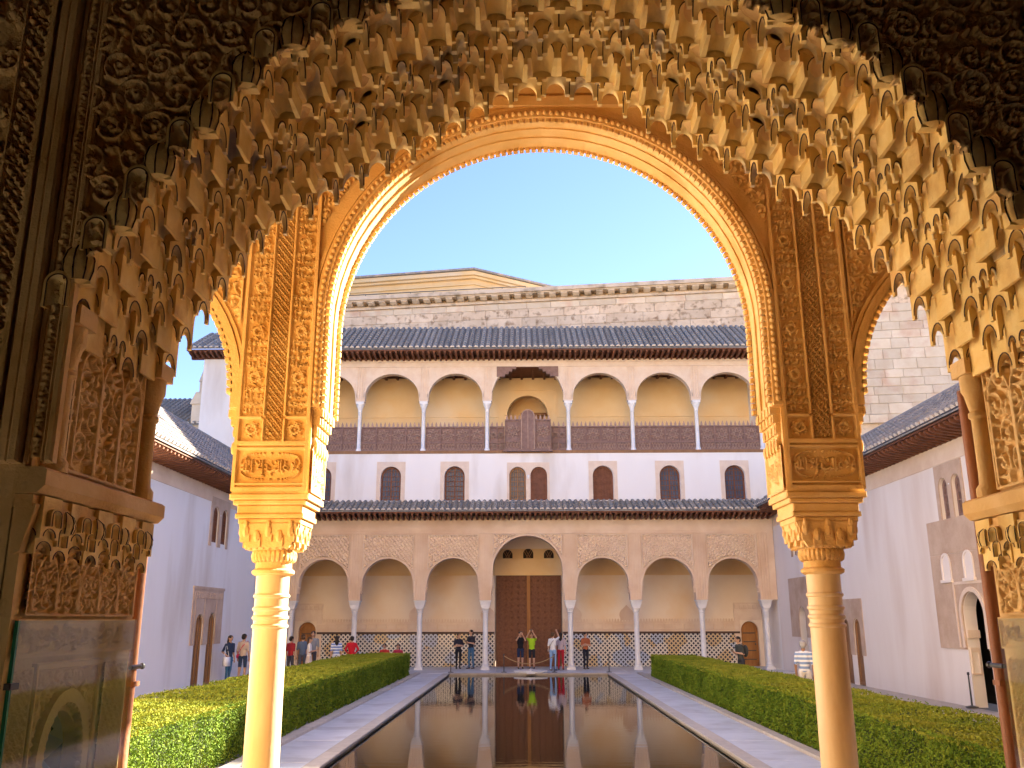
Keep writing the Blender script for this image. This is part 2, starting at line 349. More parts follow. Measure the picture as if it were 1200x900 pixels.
    def mesh(s, name, m, depth, O, U, V, N, mask=None):
        """point = O + U*x + V*y + N*height"""
        O,U,V,N=[np.array(q,float) for q in (O,U,V,N)]
        P = O+s.X[...,None]*U+s.Y[...,None]*V+(s.H*depth)[...,None]*N; P=P.reshape(-1,3)
        idx=np.arange(s.ny*s.nx).reshape(s.ny,s.nx)
        q=np.stack([idx[:-1,:-1],idx[:-1,1:],idx[1:,1:],idx[1:,:-1]],-1).reshape(-1,4)
        if mask is not None:
            q=q[(mask[:-1,:-1]&mask[1:,1:]&mask[:-1,1:]&mask[1:,:-1]).reshape(-1)]
            used=np.unique(q); re=np.full(len(P),-1); re[used]=np.arange(len(used)); P=P[used]; q=re[q]
        me=bpy.data.meshes.new(name); me.vertices.add(len(P)); me.vertices.foreach_set('co',P.ravel())
        me.loops.add(q.size); me.loops.foreach_set('vertex_index',q.ravel().astype(np.int32))
        me.polygons.add(len(q)); me.polygons.foreach_set('loop_start',(np.arange(len(q))*4).astype(np.int32))
        me.update(calc_edges=True); me.polygons.foreach_set('use_smooth',[True]*len(q)); me.materials.append(M[m]); me.validate(); return me

# ------------------------------------------------------------------ ground, court, pool
WX = 11.7                      # side walls of the court
struct('ground', MB().box(-300,300,-150,450,-1.6,-1.0).mesh('ground','earth'))
b = MB(); PX, PY0, PY1 = 3.45, 8.6, 40.5
b.box(-WX,-PX-1.45,7.3,47,-.5,-.02); b.box(PX+1.45,WX,7.3,47,-.5,-.02); b.box(-PX-1.45,PX+1.45,PY1+.0,47,-.5,-.02); b.box(-PX-1.45,PX+1.45,7.3,PY0,-.5,-.02)
b.box(-PX-1.45,-PX,PY0,PY1,-.5,-.02); b.box(PX,PX+1.45,PY0,PY1,-.5,-.02)
struct('court_floor', b.mesh('court_floor','kerb'))
struct('pool_water', MB().box(-PX,PX,PY0,PY1,-.9,-.07).mesh('pool_water','water'))
wk = ob('walkway', None); wk['kind'] = 'structure'
def slab(x0,x1,y0,y1,m='slab',z1=0.0,nm='slab'):
    g=.006; me=MB(); c=.006
    x0+=g;x1-=g;y0+=g;y1-=g
    vs=[(x0,y0,-.02),(x1,y0,-.02),(x1,y1,-.02),(x0,y1,-.02),(x0,y0,z1-c),(x1,y0,z1-c),(x1,y1,z1-c),(x0,y1,z1-c),(x0+c,y0+c,z1),(x1-c,y0+c,z1),(x1-c,y1-c,z1),(x0+c,y1-c,z1)]
    fs=[(0,1,5,4),(1,2,6,5),(2,3,7,6),(3,0,4,7),(4,5,9,8),(5,6,10,9),(6,7,11,10),(7,4,8,11),(8,9,10,11)]
    me.add(vs,fs); ob(nm, me.mesh(nm,m), wk, (0,0,random.uniform(-.002,.002)))
for s in (-1,1):
    y=7.3
    while y<PY1-.01:
        y2=min(PY1,y+random.uniform(1.2,1.9)); a,bb=sorted((s*(PX+.24),s*(PX+1.22))); slab(a,bb,y,y2); y=y2
    y=7.3
    while y<PY1-.01:
        y2=min(PY1,y+random.uniform(1.5,2.2)); a,bb=sorted((s*(PX-.05),s*(PX+.24))); slab(a,bb,y,y2,'kerb',nm='kerb_stone',z1=.012); y=y2
    y=7.3
    while y<PY1-.01:
        y2=min(PY1,y+random.uniform(1.6,2.4)); a,bb=sorted((s*(PX+1.22),s*(PX+1.45))); slab(a,bb,y,y2,'kerb',nm='kerb_stone',z1=.05); y=y2
for i in range(16):            # platform between the pool end and the far arcade
    x0=-WX+i*2*WX/16; x1=x0+2*WX/16
    for (a,c) in ((PY1+.28,41.9),(41.9,43.2),(43.2,44.8),(44.8,46.4)): slab(x0,x1,a,c)
for i in range(6): slab(-3.5+i*7/6,-3.5+(i+1)*7/6,PY1-.05,PY1+.28,'kerb',nm='kerb_stone',z1=.012)
# portico and hall we look out of
struct('portico_floor', MB().box(-WX,WX,-6,7.3,-.5,.12).mesh('portico_floor','floor'))
b=MB(); b.box(-WX,WX,3.9,7.0,7.2,7.5); b.box(-WX-.5,-WX,-6,7.0,0,8); b.box(WX,WX+.5,-6,7.0,0,8)
struct('portico_ceiling', b.mesh('portico_ceiling','woodlt'))
gt=thing('bounce_tower','unseen ochre palace tower and upper storey above the hall, added to bounce sunlight into the court','tower',(0,0,0))  # out-of-view mass, added so warm sunlight bounces onto the far facade
b=MB(); wall_q=[(-8.4,8.4,-17,-6.6,0,38)]
for q in wall_q: b.box(*q)
for i in range(8): b.box(-8.4+i*2.25,-8.4+i*2.25+1.2,-8,-6.6,38,39.4)
part('tower_wall',b,'ochre',gt)
b=MB(); b.box(-WX-.5,WX+.5,1.5,3.4,8.001,12.5); b.box(-WX-.6,WX+.6,1.4,3.55,12.5,12.8); part('upper_storey',b,'ochre',gt)
b=MB(); b.prismx([(3.4,9.6),(7.6,7.75),(7.6,7.65),(3.4,7.65)],-WX,WX); part('portico_roof',b,'tilewarm',gt)
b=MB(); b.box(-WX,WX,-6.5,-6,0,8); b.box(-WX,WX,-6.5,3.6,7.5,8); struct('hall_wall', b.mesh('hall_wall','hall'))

# ------------------------------------------------------------------ hedges: dense leaf shells over a dark core
def hedge(x0, x1, y0, y1, h, name, label):
    t = thing(name, label, 'hedge', (0,0,0), 0, 'clipped hedges beside the pool')
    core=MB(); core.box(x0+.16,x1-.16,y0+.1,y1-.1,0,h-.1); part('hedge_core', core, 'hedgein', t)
    V=[];F=[];Mi=[]
    rng=np.random.default_rng(3 if x0<0 else 4)
    def scatter(n, fn, mi):
        o=len(V)*0
        for _ in range(n):
            p,nrm,sz=fn()
            a=Vector((rng.normal(),rng.normal(),rng.normal())).normalized(); nn=(Vector(nrm)*.55+a).normalized()
            u=nn.orthogonal().normalized(); u.rotate(Matrix.Rotation(rng.uniform(0,6.28),3,nn)); v=nn.cross(u)
            k=len(V); P=Vector(p)
            V.extend([tuple(P-u*sz),tuple(P-v*sz*.45),tuple(P+u*sz),tuple(P+v*sz*.45)]); F.append((k,k+1,k+2,k+3)); Mi.append(mi)
    xi = x1 if x0<0 else x0                       # the face towards the pool
    def lump(y,z): return .02*math.sin(y*1.7+z*3)+.018*math.sin(y*4.3+1)+.012*math.sin(y*9+z*7)
    sgn = 1 if x0<0 else -1
    def yd(): 
        u=rng.random(); return y0+(y1-y0)*(u**1.9)
    def sz(y): return .016+.00085*(y-8)
    def side():
        y=yd(); z=h*rng.random(); return ((xi+sgn*(lump(y,z)-.03*rng.random()-.02),y,z),(sgn,0,0),sz(y)*rng.uniform(.8,1.3))
    def top():
        y=yd(); x=rng.uniform(x0,x1); return ((x,y,h-.02-.035*rng.random()+.02*math.sin(x*3+y*1.3)+.012*math.sin(y*5)),(0,0,1),sz(y)*rng.uniform(.8,1.3))
    def back():
        y=yd(); z=h*rng.random(); xo=x0 if x0<0 else x1; return ((xo-sgn*lump(y,z),y,z),(-sgn,0,0),sz(y)*1.2)
    def ends():
        x=rng.uniform(x0,x1); z=h*rng.random(); return ((x,y1+.02*rng.normal(),z),(0,1,0),.035)
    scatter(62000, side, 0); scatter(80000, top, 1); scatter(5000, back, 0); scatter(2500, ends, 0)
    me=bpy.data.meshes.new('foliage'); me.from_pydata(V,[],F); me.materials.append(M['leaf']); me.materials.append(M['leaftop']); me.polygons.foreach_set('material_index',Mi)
    o=ob('foliage',me,t); o['kind']='stuff'
hedge(-7.4,-5.02,8.7,39.6,.89,'clipped_hedge','long clipped myrtle hedge catching sun, beside the pool walkway below the tote-bag woman')
hedge(4.95,6.75,8.7,38.0,.86,'clipped_hedge','long clipped myrtle hedge in shade, beside the man in a striped shirt')

# ------------------------------------------------------------------ arcades (the same design near and far)
CX_ = [1.99, 5.08, 8.15, 11.15]; PH = .275; AE = .335
def lower_edge(zp=3.13):
    cs = [-c for c in reversed(CX_)] + CX_
    pts = [(-WX+.02, zp)]
    for i, c in enumerate(cs):
        if i == 0: pts += [(c+PH, zp), (c+PH, 3.75), (c+AE, 3.75)]
        else:
            p = cs[i-1]; x0, x1 = p+AE, c-AE; r=(x1-x0)/2; zc = 4.47 if abs(p+c)<.1 else 3.87
            pts += [(x0,zc)]*1 + arc((x0+x1)/2, zc, r, 180, 0, 28)[1:] + [(x1,3.75),(c-PH,3.75),(c-PH,zp)]
            if i < len(cs)-1: pts += [(c+PH,zp),(c+PH,3.75),(c+AE,3.75)]
    pts += [(WX-.02, zp)]
    return pts, cs
def bays():
    cs=[-c for c in reversed(CX_)]+CX_
    return [((cs[i]+cs[i+1])/2,(cs[i+1]-cs[i])/2-AE,4.47 if i==3 else 3.87) for i in range(7)]

def column_meshes(m, n, near):
    sh=MB(); pr=[(.128,.30),(.125,1.0),(.120,1.9),(.118,2.18)]
    for z in (2.19,2.25,2.31,2.40): pr+=[(.118,z),(.129,z+.010),(.129,z+.024),(.118,z+.034)]
    pr+=[(.118,2.56)]; sh.lathe(pr,n)
    bs=MB(); bs.box(-.2,.2,-.2,.2,.0,.1); bs.lathe([(.19,.1),(.2,.14),(.17,.18),(.15,.22),(.165,.25),(.14,.31)],n)
    cp=MB()
    cp.lathe([(.128,2.56),(.15,2.575),(.152,2.595),(.13,2.61),(.128,2.66),(.135,2.70),(.15,2.735),(.17,2.76)],n)
    for k in range(n if near else 8):                               # lobed collar of the capital
        a=2*PI*k/(n if near else 8); cp.sphere((.137*math.cos(a),.137*math.sin(a),2.70),(.028,.028,.05),6,4)
    cp.prism([(-.15,2.75),(.15,2.75),(.19,2.82),(.215,2.92),(-.215,2.92),(-.19,2.82)],-.19,.19)
    cp.box(-.2,.2,-.2,.2,2.84,2.92)
    if near:
        for k in range(4):                                          # hanging niches on each side of the capital
            T=Matrix.Rotation(k*PI/2,4,'Z'); cp.T=T
            for q in range(-2,3):
                x=q*.08; zt=2.91 if q%2==0 else 2.875
                cp.sphere((x,-.19,zt-.045),(.03,.035,.05),8,5); cp.box(x-.028,x+.028,-.205,-.15,zt-.12,zt-.055)
                if q%2==0: cp.sphere((x,-.205,zt-.0),(.018,.02,.035),6,4)
            for q in range(-3,4): cp.sphere((q*.045,-.165,2.765),(.02,.02,.03),6,4)
            cp.T=None
    ab=MB()
    for (hw,z0,z1) in ((.225,2.92,2.955),(.245,2.957,2.99),(.235,2.992,3.05),(.262,3.052,3.085),(.285,3.087,3.128)):
        ab.cbox(-hw,hw,-hw*.86,hw*.86,z0,z1,.008)
    return sh.mesh('shaft',m,40), bs.mesh('base',m,30), cp.mesh('capital',m if not near else 'gold',40), ab.mesh('abacus','gold' if near else m)

def corbel_mesh(m):
    c=MB(); 
    for k,(x,z0,z1) in enumerate(((.02,3.48,3.56),(.035,3.56,3.64),(.055,3.64,3.70),(.075,3.70,3.755))):
        c.box(-.01,x,.03+.01*k*-1+.02,.42-.02+.01*k,z0+.001,z1)
        for q in range(4): c.sphere((x,.08+.09*q,z0+.03),(.018,.03,.038),6,4)
    for q in range(5): c.sphere((.03,.06+.08*q,3.47),(.02,.025,.05),6,4)
    return c.mesh('corbel',m,40)

def sebka_mesh(w,h,r,zc,z0,m,d=.028,half=0):
    """lattice spandrel over one arch: local x centred, z from z0, cut along the arch"""
    f=Field(w,h,d); f.lattice(.37,.46,.32); f.border(.04)
    xx=f.X-w/2; zz=f.Y+z0
    mask=~((np.abs(xx)<r+.09)&(zz<zc+np.sqrt(np.maximum((r+.09)**2-xx**2,0))))
    if half: mask&=(xx*half>.02)
    return f.mesh('lattice_panel',m,-.12,(-w/2,0,z0),(1,0,0),(0,0,1),(0,1,0),mask)

def arcade(name,label,y,near):
    T=thing(name,label,'arcade',(0,y,0)); core='gold' if near else 'pale'; cv='gold' if near else 'palecarve'
    poly,cs=lower_edge(); D=.46
    part('arch_wall', MB().curtain(poly,7.25,.0,D), core, T)
    sh,bs,cp,ab=column_meshes('colmarble' if near else 'marble',28 if near else 14,near); cb=corbel_mesh(core)
    use = cs if not near else cs[2:6]
    for c in use:
        o=ob('column',sh,T,(c,D/2,0)); ob('base',bs,o); ob('capital',cp,o); ob('abacus',ab,o)
        for s in (-1,1): ob('corbel',cb,T,(c+s*PH,0,0),(0,0,0),(s,1,1))
    B=bays()
    pan=sebka_mesh(2.42+.0,1.62,1.2,3.87,4.55,cv)
    for i,(c,r,zc) in enumerate(B):
        if near and i not in (2,3,4): continue
        path=[(c-r,3.76)]+arc(c,zc,r,180,0,32)+[(c+r,3.76)]
        rm=MB(); strip(rm,path,.004,.075,-.03,.0); strip(rm,path,.085,.11,-.02,.0); part('arch_rim',rm,core,T,30)
        if not near:
            if i!=3: ob('lattice_panel',pan,T,(c,-.001,0),(0,0,0),(1.0 if i not in (0,6) else .98,1,1))
    if not near:
        for hf in (-1,1): ob('lattice_panel',sebka_mesh(3.3,1.9,1.66,4.47,4.3,cv,half=hf),T,(0,-.001,0))
    # pilaster strips above each column, with fillets
    for c in use:
        p=MB(); x0=.26
        if not near:
            for q in (-.24,-.12,.0,.12,.24): p.box(c+q-.035,c+q+.035,-.055,0,3.16,6.2)
        part('pilaster',p,core,T) if p.v else None
    fr=MB(); fr.box(-WX+.02,WX-.02,-.05,0,6.22,6.30); fr.box(-WX+.02,WX-.02,-.03,0,6.34,6.44); fr.box(-WX+.02,WX-.02,-.07,0,6.98,7.06); part('frieze',fr,core,T)
    return T

A1=arcade('portico_arcade','golden carved arcade of slender columns framing the view of the pool',6.40,True)
A2=arcade('portico_arcade','pale stucco arcade of seven lattice-carved arches at the far end of the pool',43.2,False)

# ---- close carving of the near arcade
f=Field(.54,2.35,.005); f.H[:]=0
# lower cartouche, then three tall strips
f.script(.05,.10,.49,.27,th=.011)
for k in range(60):
    a=2*PI*k/60; f.stamp(.27+.215*np.sign(math.cos(a))*abs(math.cos(a))**.6,.185+.095*np.sign(math.sin(a))*abs(math.sin(a))**.6,.008)
for (x0,x1) in ((.04,.188),(.365,.51)):
    y=.56; q=0
    while y<2.28:
        if q%3==2:
            for k in range(8):
                a=PI/4*k; f.spiral((x0+x1)/2+.034*math.cos(a),y+.06+.034*math.sin(a),.022,a,1.1,.006,1 if k%2 else -1,False)
            y+=.125
        else: f.script(x0+.003,y,x1-.003,y+.07,th=.0052); f.arabesque(.02,x0,y+.07,x1,y+.10,th=.0045); y+=.115
        q+=1
f.lattice(.05,.062,.34,.215,.38,.335,2.33)
for (x0,x1) in ((.045,.185),(.365,.495)):
    cx=(x0+x1)/2
    for k in range(8):
        a=PI/4*k; f.spiral(cx+.035*math.cos(a),.455+.035*math.sin(a),.022,a,1.1,.006,1 if k%2 else -1,False)
    f.stamp(cx,.455,.012)
def bar(x0,x1,y0,y1,h=1.25): f.H[(f.X>=x0)&(f.X<=x1)&(f.Y>=y0)&(f.Y<=y1)]=h
for q in (0,.515): bar(q,q+.026,0,2.4)
for q in (.192,.345): bar(q,q+.016,.36,2.4)
for (a,c) in ((0,.03),(.05,.06),(.305,.32),(.335,.365),(.535,.55)): bar(0,.55,a,c)
bar(.19,.36,.535,.55,0); f.lattice(.05,.062,.34,.215,.53,.335,.56)
pm=f.mesh('carved_panel','gold',.034,(-.27,0,3.14),(1,0,0),(0,0,1),(0,-1,0))
g=Field(.44,.33,.006); g.script(.04,.05,.40,.28,th=.012); g.border(.02)
gm=g.mesh('side_panel','gold',.018,(0,.01,3.14),(0,1,0),(0,0,1),(1,0,0))
for c in (-1.99,1.99):
    ob('carved_panel',pm,A1,(c,-.003,0))
    ob('side_panel',gm,A1,(c-np.sign(c)*(PH+.003),0,0),(0,0,0),(-np.sign(c),1,1))
# carved spandrels between the pillars and the side arches, and beside the central arch
for sg in (-1,1):
    f=Field(1.1,1.5,.0075); f.arabesque(.075,0,0,1.1,1.5,th=.009); f.border(.02); xx=f.X+2.285-3.535; zz=f.Y+3.78
    mk=(zz>3.87+np.sqrt(np.maximum(1.34**2-xx**2,0)))
    ob('carved_spandrel',f.mesh('carved_spandrel','gold',.03,(2.285,-.004,3.78),(1,0,0),(0,0,1),(0,-1,0),mk),A1,(0,0,0),(0,0,0),(sg,1,1))
    f=Field(1.0,1.6,.0075); f.arabesque(.075,0,0,1.0,1.6,th=.009); xx=f.X+.72; zz=f.Y+4.5
    mk=(zz>4.47+np.sqrt(np.maximum(1.85**2-xx**2,0)))&(xx<1.715)
    ob('carved_spandrel',f.mesh('carved_spandrel','gold',.03,(.72,-.004,4.5),(1,0,0),(0,0,1),(0,-1,0),mk),A1,(0,0,0),(0,0,0),(sg,1,1))
# denticled edges and bead bands of the central arch
path=[(-1.655,3.78)]+arc(0,4.47,1.655,180,0,64)+[(1.655,3.78)]
def along(path,step):
    P=[Vector(p) for p in path]; out=[]; acc=0
    for a,c in zip(P,P[1:]):
        L=(c-a).length; t=(c-a)/L; d=step-acc if acc else 0
        while d<L: out.append((a+t*d,t)); d+=step
        acc=(L-(d-step))%step
    return out
for (yy0,yy1) in ((-.012,.04),(.43,.475)):
    te=MB()
    for p,t in along(path,.052):
        n2=Vector((t.y,-t.x)); te.T=Matrix(((t.x,0,n2.x,p.x),(0,1,0,0),(t.y,0,n2.y,p.y),(0,0,0,1)))
        te.cbox(-.018,.018,yy0,yy1,-.03,.032,.006)
    te.T=None; strip(te,path,.0,.04,yy0-.004,yy1+.004); o=part('tooth_edging',te,'gold',A1)
bd=MB()
for p,t in along([(-1.693,3.8)]+arc(0,4.47,1.693,180,0,64)+[(1.693,3.8)],.05): bd.sphere((p.x,-.032,p.y),(.019,.024,.022),8,5)
part('bead_moulding',bd,'gold',A1,True)
for k,yy in enumerate((.14,.28)):
    s_=MB(); strip(s_,path,-.014,.01,yy-.012,yy+.012); part('soffit_fillet',s_,'gold',A1)
for s in (-1,1):
    for c in (1.655,):
        pth=arc(s*3.535,3.87,1.21,180,0,40); te=MB()
        for p,t in along(pth,.06):
            n2=Vector((t.y,-t.x)); te.T=Matrix(((t.x,0,n2.x,p.x),(0,1,0,0),(t.y,0,n2.y,p.y),(0,0,0,1))); te.cbox(-.02,.02,-.03,.49,-.02,.03,.006)
        te.T=None; part('tooth_edging',te,'gold',A1)

# ------------------------------------------------------------------ walls with openings, roofs, doors and windows
def wall_open(mb, x0, x1, z0, z1, y0, y1, ops, mi=0):
    """ops: (xc, width, zbottom, zspring) round-headed, or (xc,width,zbottom,ztop,'flat')"""
    x=x0
    for o in sorted(ops):
        a,c=o[0]-o[1]/2,o[0]+o[1]/2
        if a>x: mb.box(x,a,y0,y1,z0,z1,mi)
        if o[2]>z0: mb.box(a,c,y0,y1,z0,o[2],mi)
        if len(o)>4: mb.box(a,c,y0,y1,o[3],z1,mi)
        else: mb.curtain([(a,o[3])]+arc(o[0],o[3],o[1]/2,180,0,16)[1:],z1,y0,y1,mi)
        x=c
    if x<x1: mb.box(x,x1,y0,y1,z0,z1,mi)

def tile_row_mesh(ln, pitch, m):
    """one run of overlapping barrel tiles up the slope (local y 0..ln)"""
    t=MB(); n=max(2,int(ln/.38)); r=pitch*.34
    for k in range(n):
        y0=ln*k/n; y1=ln*(k+1)/n+.05; vs=[];N=6
        for (yy,rr,dz) in ((y0,r*1.06,.028),(y1,r*.92,.0)):
            for q in range(N+1):
                a=PI*q/N; vs.append((rr*math.cos(a),yy,dz+rr*.95*math.sin(a)))
        fs=[(q,q+1,N+2+q,N+1+q) for q in range(N)]
        t.add(vs,fs,0); t.add([vs[q] for q in range(N+1)],[tuple(range(N+1))],1 if k==0 else 0)
    return t.mesh('tile_row',[m,'tileend'],50)

def roof(T, x0, x1, ye, ze, yt, zt, pitch=.28, m='tile', yw=None, zw=None, name='roof', br=.24, thick=.1):
    """pent roof: eave (ye,ze) up to (yt,zt); timber brackets from the wall plane yw"""
    ln=math.hypot(yt-ye,zt-ze); sl=math.atan2(zt-ze,yt-ye)
    b=MB(); b.prismx([(ye,ze),(yt,zt),(yt,zt-thick),(ye,ze-.05)],x0,x1,0); rf=part(name,b,m,T)
    me=tile_row_mesh(ln,pitch,m); n=int((x1-x0)/pitch)
    for i in range(n): ob('tile_row',me,rf,(x0+(i+.5)*(x1-x0)/n,ye-.03,ze+.0),(sl,0,0),(1,1,1))
    if yw is not None:
        e=MB(); e.box(x0,x1,ye+.06,yw+.2,ze-.115,ze-.06); e.box(x0,x1,yw-.02,yw+.15,zw-.02,ze-.1); e.box(x0,x1,yw-.07,yw,zw+.02,zw+.1); part('eave_board',e,'wood',T)
        bk=MB(); bk.prismx([(yw-.0,ze-.12),(ye+.1,ze-.12),(ye+.12,ze-.2),(ye+.2,ze-.24),(ye+.32,ze-.27),(yw-.0,ze-.36)],-.05,.05); bm=bk.mesh('bracket','wood')
        k=int((x1-x0)/br)
        for i in range(k): ob('bracket',bm,T,(x0+(i+.5)*(x1-x0)/k,0,0))
    return rf

def arched_leaf(T, xc, w, zb, zs, y, m='wood', lat=True, name='window', pane='glasspane', double=True):
    """round-headed joinery: frame, leaf or pane, mullion and bars"""
    r=w/2
    fr=MB(); path=[(xc-r,zb)]+arc(xc,zs,r,180,0,16)+[(xc+r,zb)]; strip(fr,path,-.09,-.002,y-.04,y+.04); fr.box(xc-r+.09,xc+r-.09,y-.03,y+.03,zb,zb+.1)
    o=part(name,fr,m,T)
    p=MB(); p.prism([(xc-r+.05,zb+.02)]+[(a,c) for a,c in arc(xc,zs,r-.05,180,0,16)]+[(xc+r-.05,zb+.02)],y+.012,y+.03); part('pane' if pane=='glasspane' else 'leaf',p,pane,o)
    bars=MB()
    if double: bars.box(xc-.035,xc+.035,y-.035,y+.005,zb+.1,zs+r*.9)
    if lat:
        nx=3
        for q in range(1,2*nx):
            xx=xc-r+.09+(w-.18)*q/(2*nx)
            if abs(xx-xc)<.03: continue
            bars.box(xx-.012,xx+.012,y-.02,y+.008,zb+.1,zs+math.sqrt(max(0,(r-.08)**2-(xx-xc)**2)))
        k=int((zs+r-zb)/.22)
        for q in range(1,k):
            zz=zb+(zs+r-zb)*q/k; hw=r-.08 if zz<zs else math.sqrt(max(0.0001,(r-.08)**2-(zz-zs)**2)); bars.box(xc-hw,xc+hw,y-.024,y+.004,zz-.014,zz+.014)
    if bars.v: part('glazing_bars',bars,m,o)
    return o

# ------------------------------------------------------------------ the two-storey pavilion at the far end
Pv=thing('gallery_pavilion','white and ochre pavilion with upper gallery, row of arched windows and tiled eaves','building',(0,43.2,0))
YB=3.2                                                               # portico back wall, local
b=MB(); wall_open(b,-WX,WX,0,6.9,YB,YB+.5,[(.05,3.36,-.1,4.72+.0-.0+.0)] if False else [(.05,3.36,-.1,5.75,'flat'),(-11.05,.86,-.1,1.72),(11.05,.86,-.1,1.72)]); part('portico_back_wall',b,'cream',Pv)
b=MB(); b.box(-WX,WX,.46,YB+.5,6.9,7.1); part('portico_ceiling',b,'woodlt',Pv)
b=MB(); b.box(-WX,WX,YB-.05,YB,4.45,5.2); b.box(-WX,WX,YB-.08,YB,5.2,5.26); b.box(-WX,WX,YB-.09,YB,4.41,4.46); part('upper_frieze',b,'ochre',Pv)
for (a,c) in ((-10.55,-1.66),(1.76,10.55)):
    b=MB(); b.box(a,c,YB-.05,YB,0,1.56); part('tile_dado',b,'zellige',Pv)
    b=MB(); b.box(a,c,YB-.065,YB,1.561,1.66); part('dado_border',b,'edge',Pv)
    b=MB(); b.box(a,c,YB-.05,YB,1.661,2.15); 
    n=int((c-a)/.14)
    for i in range(n): 
        x=a+(i+.5)*(c-a)/n; b.prism([(x-.045,2.15),(x+.045,2.15),(x+.045,2.22),(x,2.3),(x-.045,2.22)],YB-.05,YB)
    for q in range(int((c-a)/.5)): b.cbox(a+.05+q*.5,a+.48+q*.5,YB-.075,YB-.05,1.75,2.05,.015)
    part('inscription_frieze',b,'pale',Pv)
for x in (-5.6,-2.0+.0,2.35,4.95):                                    # pointed medallions over the frieze
    b=MB(); pts=[]
    for k in range(13):
        a=PI*k/12; pts.append((x+.36*math.cos(a),2.45+.36*math.sin(a)+(.14 if k==6 else .05 if k in(5,7) else 0)))
    b.prism([(x-.3,2.2),(x+.3,2.2)]+pts,YB-.045,YB); part('medallion',b,'pale',Pv)
# side doors of the portico, in stucco surrounds
for s in (-1,1):
    b=MB(); x0,x1=sorted((s*10.3,s*11.68)); b.curtain([(x0,2.16),(s*11.05-.45,2.16)]+[(s*11.05-.45,1.72)]+arc(s*11.05,1.72,.45,180,0,14)[1:]+[(s*11.05+.45,2.16),(x1,2.16)] if False else [(x0,2.2),(x1,2.2)],3.05,YB-.06,YB)
    b.box(x0,s*11.05-.47 if s>0 else s*11.05-.47,YB-.055,YB,0,2.2) if s>0 else b.box(s*11.05+.47,x1,YB-.055,YB,0,2.2)
    for q in range(6): b.cbox(x0+.06+q*.22,x0+.24+q*.22,YB-.08,YB-.06,2.75,2.95,.012)
    part('door_surround',b,'palecarve',Pv)
    o=arched_leaf(Pv,s*11.05,.84,0,1.72,YB+.2,'smalldoor',False,'door','smalldoor',False)
    h=MB(); h.sphere((s*11.05+.28,YB+.16,1.05),.04,8,5)
    for q in range(4):
        h.box(s*11.05-.3,s*11.05+.3,YB+.185,YB+.205,.3+q*.42,.34+q*.42)
    part('ironwork',h,'iron',o)
# great carved door with three lattice lights above
d=ob('great_door',None,Pv)
for s in (-1,1):
    lf=MB(); a,c=sorted((.05+s*.015,.05+s*1.64)); lf.box(a,c,YB+.05,YB+.15,0,4.7)
    for i in range(5):
        for k in range(15):
            x=a+.16+i*(c-a-.32)/4; z=.25+k*.3
            lf.lathe([(.1,0),(.1,.02),(.055,.05)],8,0,0) if False else lf.sphere((x,YB+.05,z),(.075,.025,.075),6,4)
    lf.box(a,c,YB+.02,YB+.05,4.55,4.7); lf.box(a,c,YB+.02,YB+.05,0,.12); lf.box(a,a+.09,YB+.02,YB+.05,.12,4.55); lf.box(c-.09,c,YB+.02,YB+.05,.12,4.55)
    part('door_leaf',lf,'doorwood',d)
b=MB(); b.box(-.03,.13,YB-.01,YB+.03,0,4.7); part('centre_post',b,'smalldoor',d)
b=MB(); b.box(-1.7,1.8,YB-.03,YB+.05,4.7,4.86); part('lintel',b,'smalldoor',d)
b=MB(); wall_open(b,-1.63,1.73,4.87,6.6,YB+.06,YB+.2,[(-1.0,.5,5.05,5.45),(.05,.52,5.05,5.5),(1.1,.5,5.05,5.45)]); part('overdoor_panel',b,'ochre',Pv)
for x in (-1.0,.05,1.1):
    l=MB(); l.box(x-.26,x+.26,YB+.15,YB+.16,5.05,5.75,1)
    for k in range(-4,5): 
        for sg in (-1,1): l.prism([(x+k*.12-.015,5.05),(x+k*.12+.015,5.05),(x+k*.12+sg*.4+.015,5.75),(x+k*.12+sg*.4-.015,5.75)],YB+.11,YB+.14) if abs(k*.12)<.3 and abs(k*.12+sg*.4)<.32 else None
    part('lattice_light',l,['woodlt','dark'],Pv)
# lower eave
roof(Pv,-WX+.1,WX-.1,-1.05,7.22,.42,7.82,.275,'tile',yw=0,zw=7.06,name='lower_roof',br=.25)
# white storey with arched windows
WN=[(-10.1,1.0),(-6.68,1.0),(-3.55,1.0),(3.72,1.0),(6.98,1.0),(10.15,1.0)]
b=MB(); ops=[(x,w_,7.86,9.05) for x,w_ in WN]+[(-.46,.82,7.86,9.1),(.58,.82,7.86,9.1)]
wall_open(b,-WX-.4,WX+.4,7.4,10.33,.42,.9,ops); part('white_wall',b,'white',Pv)
for x,w_ in WN:
    s_=MB(); wall_open(s_,x-.7,x+.7,7.84,9.78,.395,.419,[(x,1.0,7.84,9.05)]); part('window_surround',s_,'palecarve',Pv)
    arched_leaf(Pv,x,1.0,7.86,9.05,.62,'wood',True,'window','glasspane' if abs(x)>5 or x<0 else 'wood')
s_=MB(); wall_open(s_,-.98,1.1,7.84,9.72,.395,.419,[(-.46,.82,7.84,9.1),(.58,.82,7.84,9.1)]); part('window_surround',s_,'palecarve',Pv)
arched_leaf(Pv,-.46,.82,7.86,9.1,.62,'woodlt',True,'window','glasspane'); arched_leaf(Pv,.58,.82,7.86,9.1,.55,'wood',False,'window','wood',False)
cm=MB(); cm.lathe([(.06,7.86),(.045,7.95),(.045,8.85),(.08,9.0),(.09,9.1)],10,.06,.45); part('colonnette',cm,'marble',Pv)
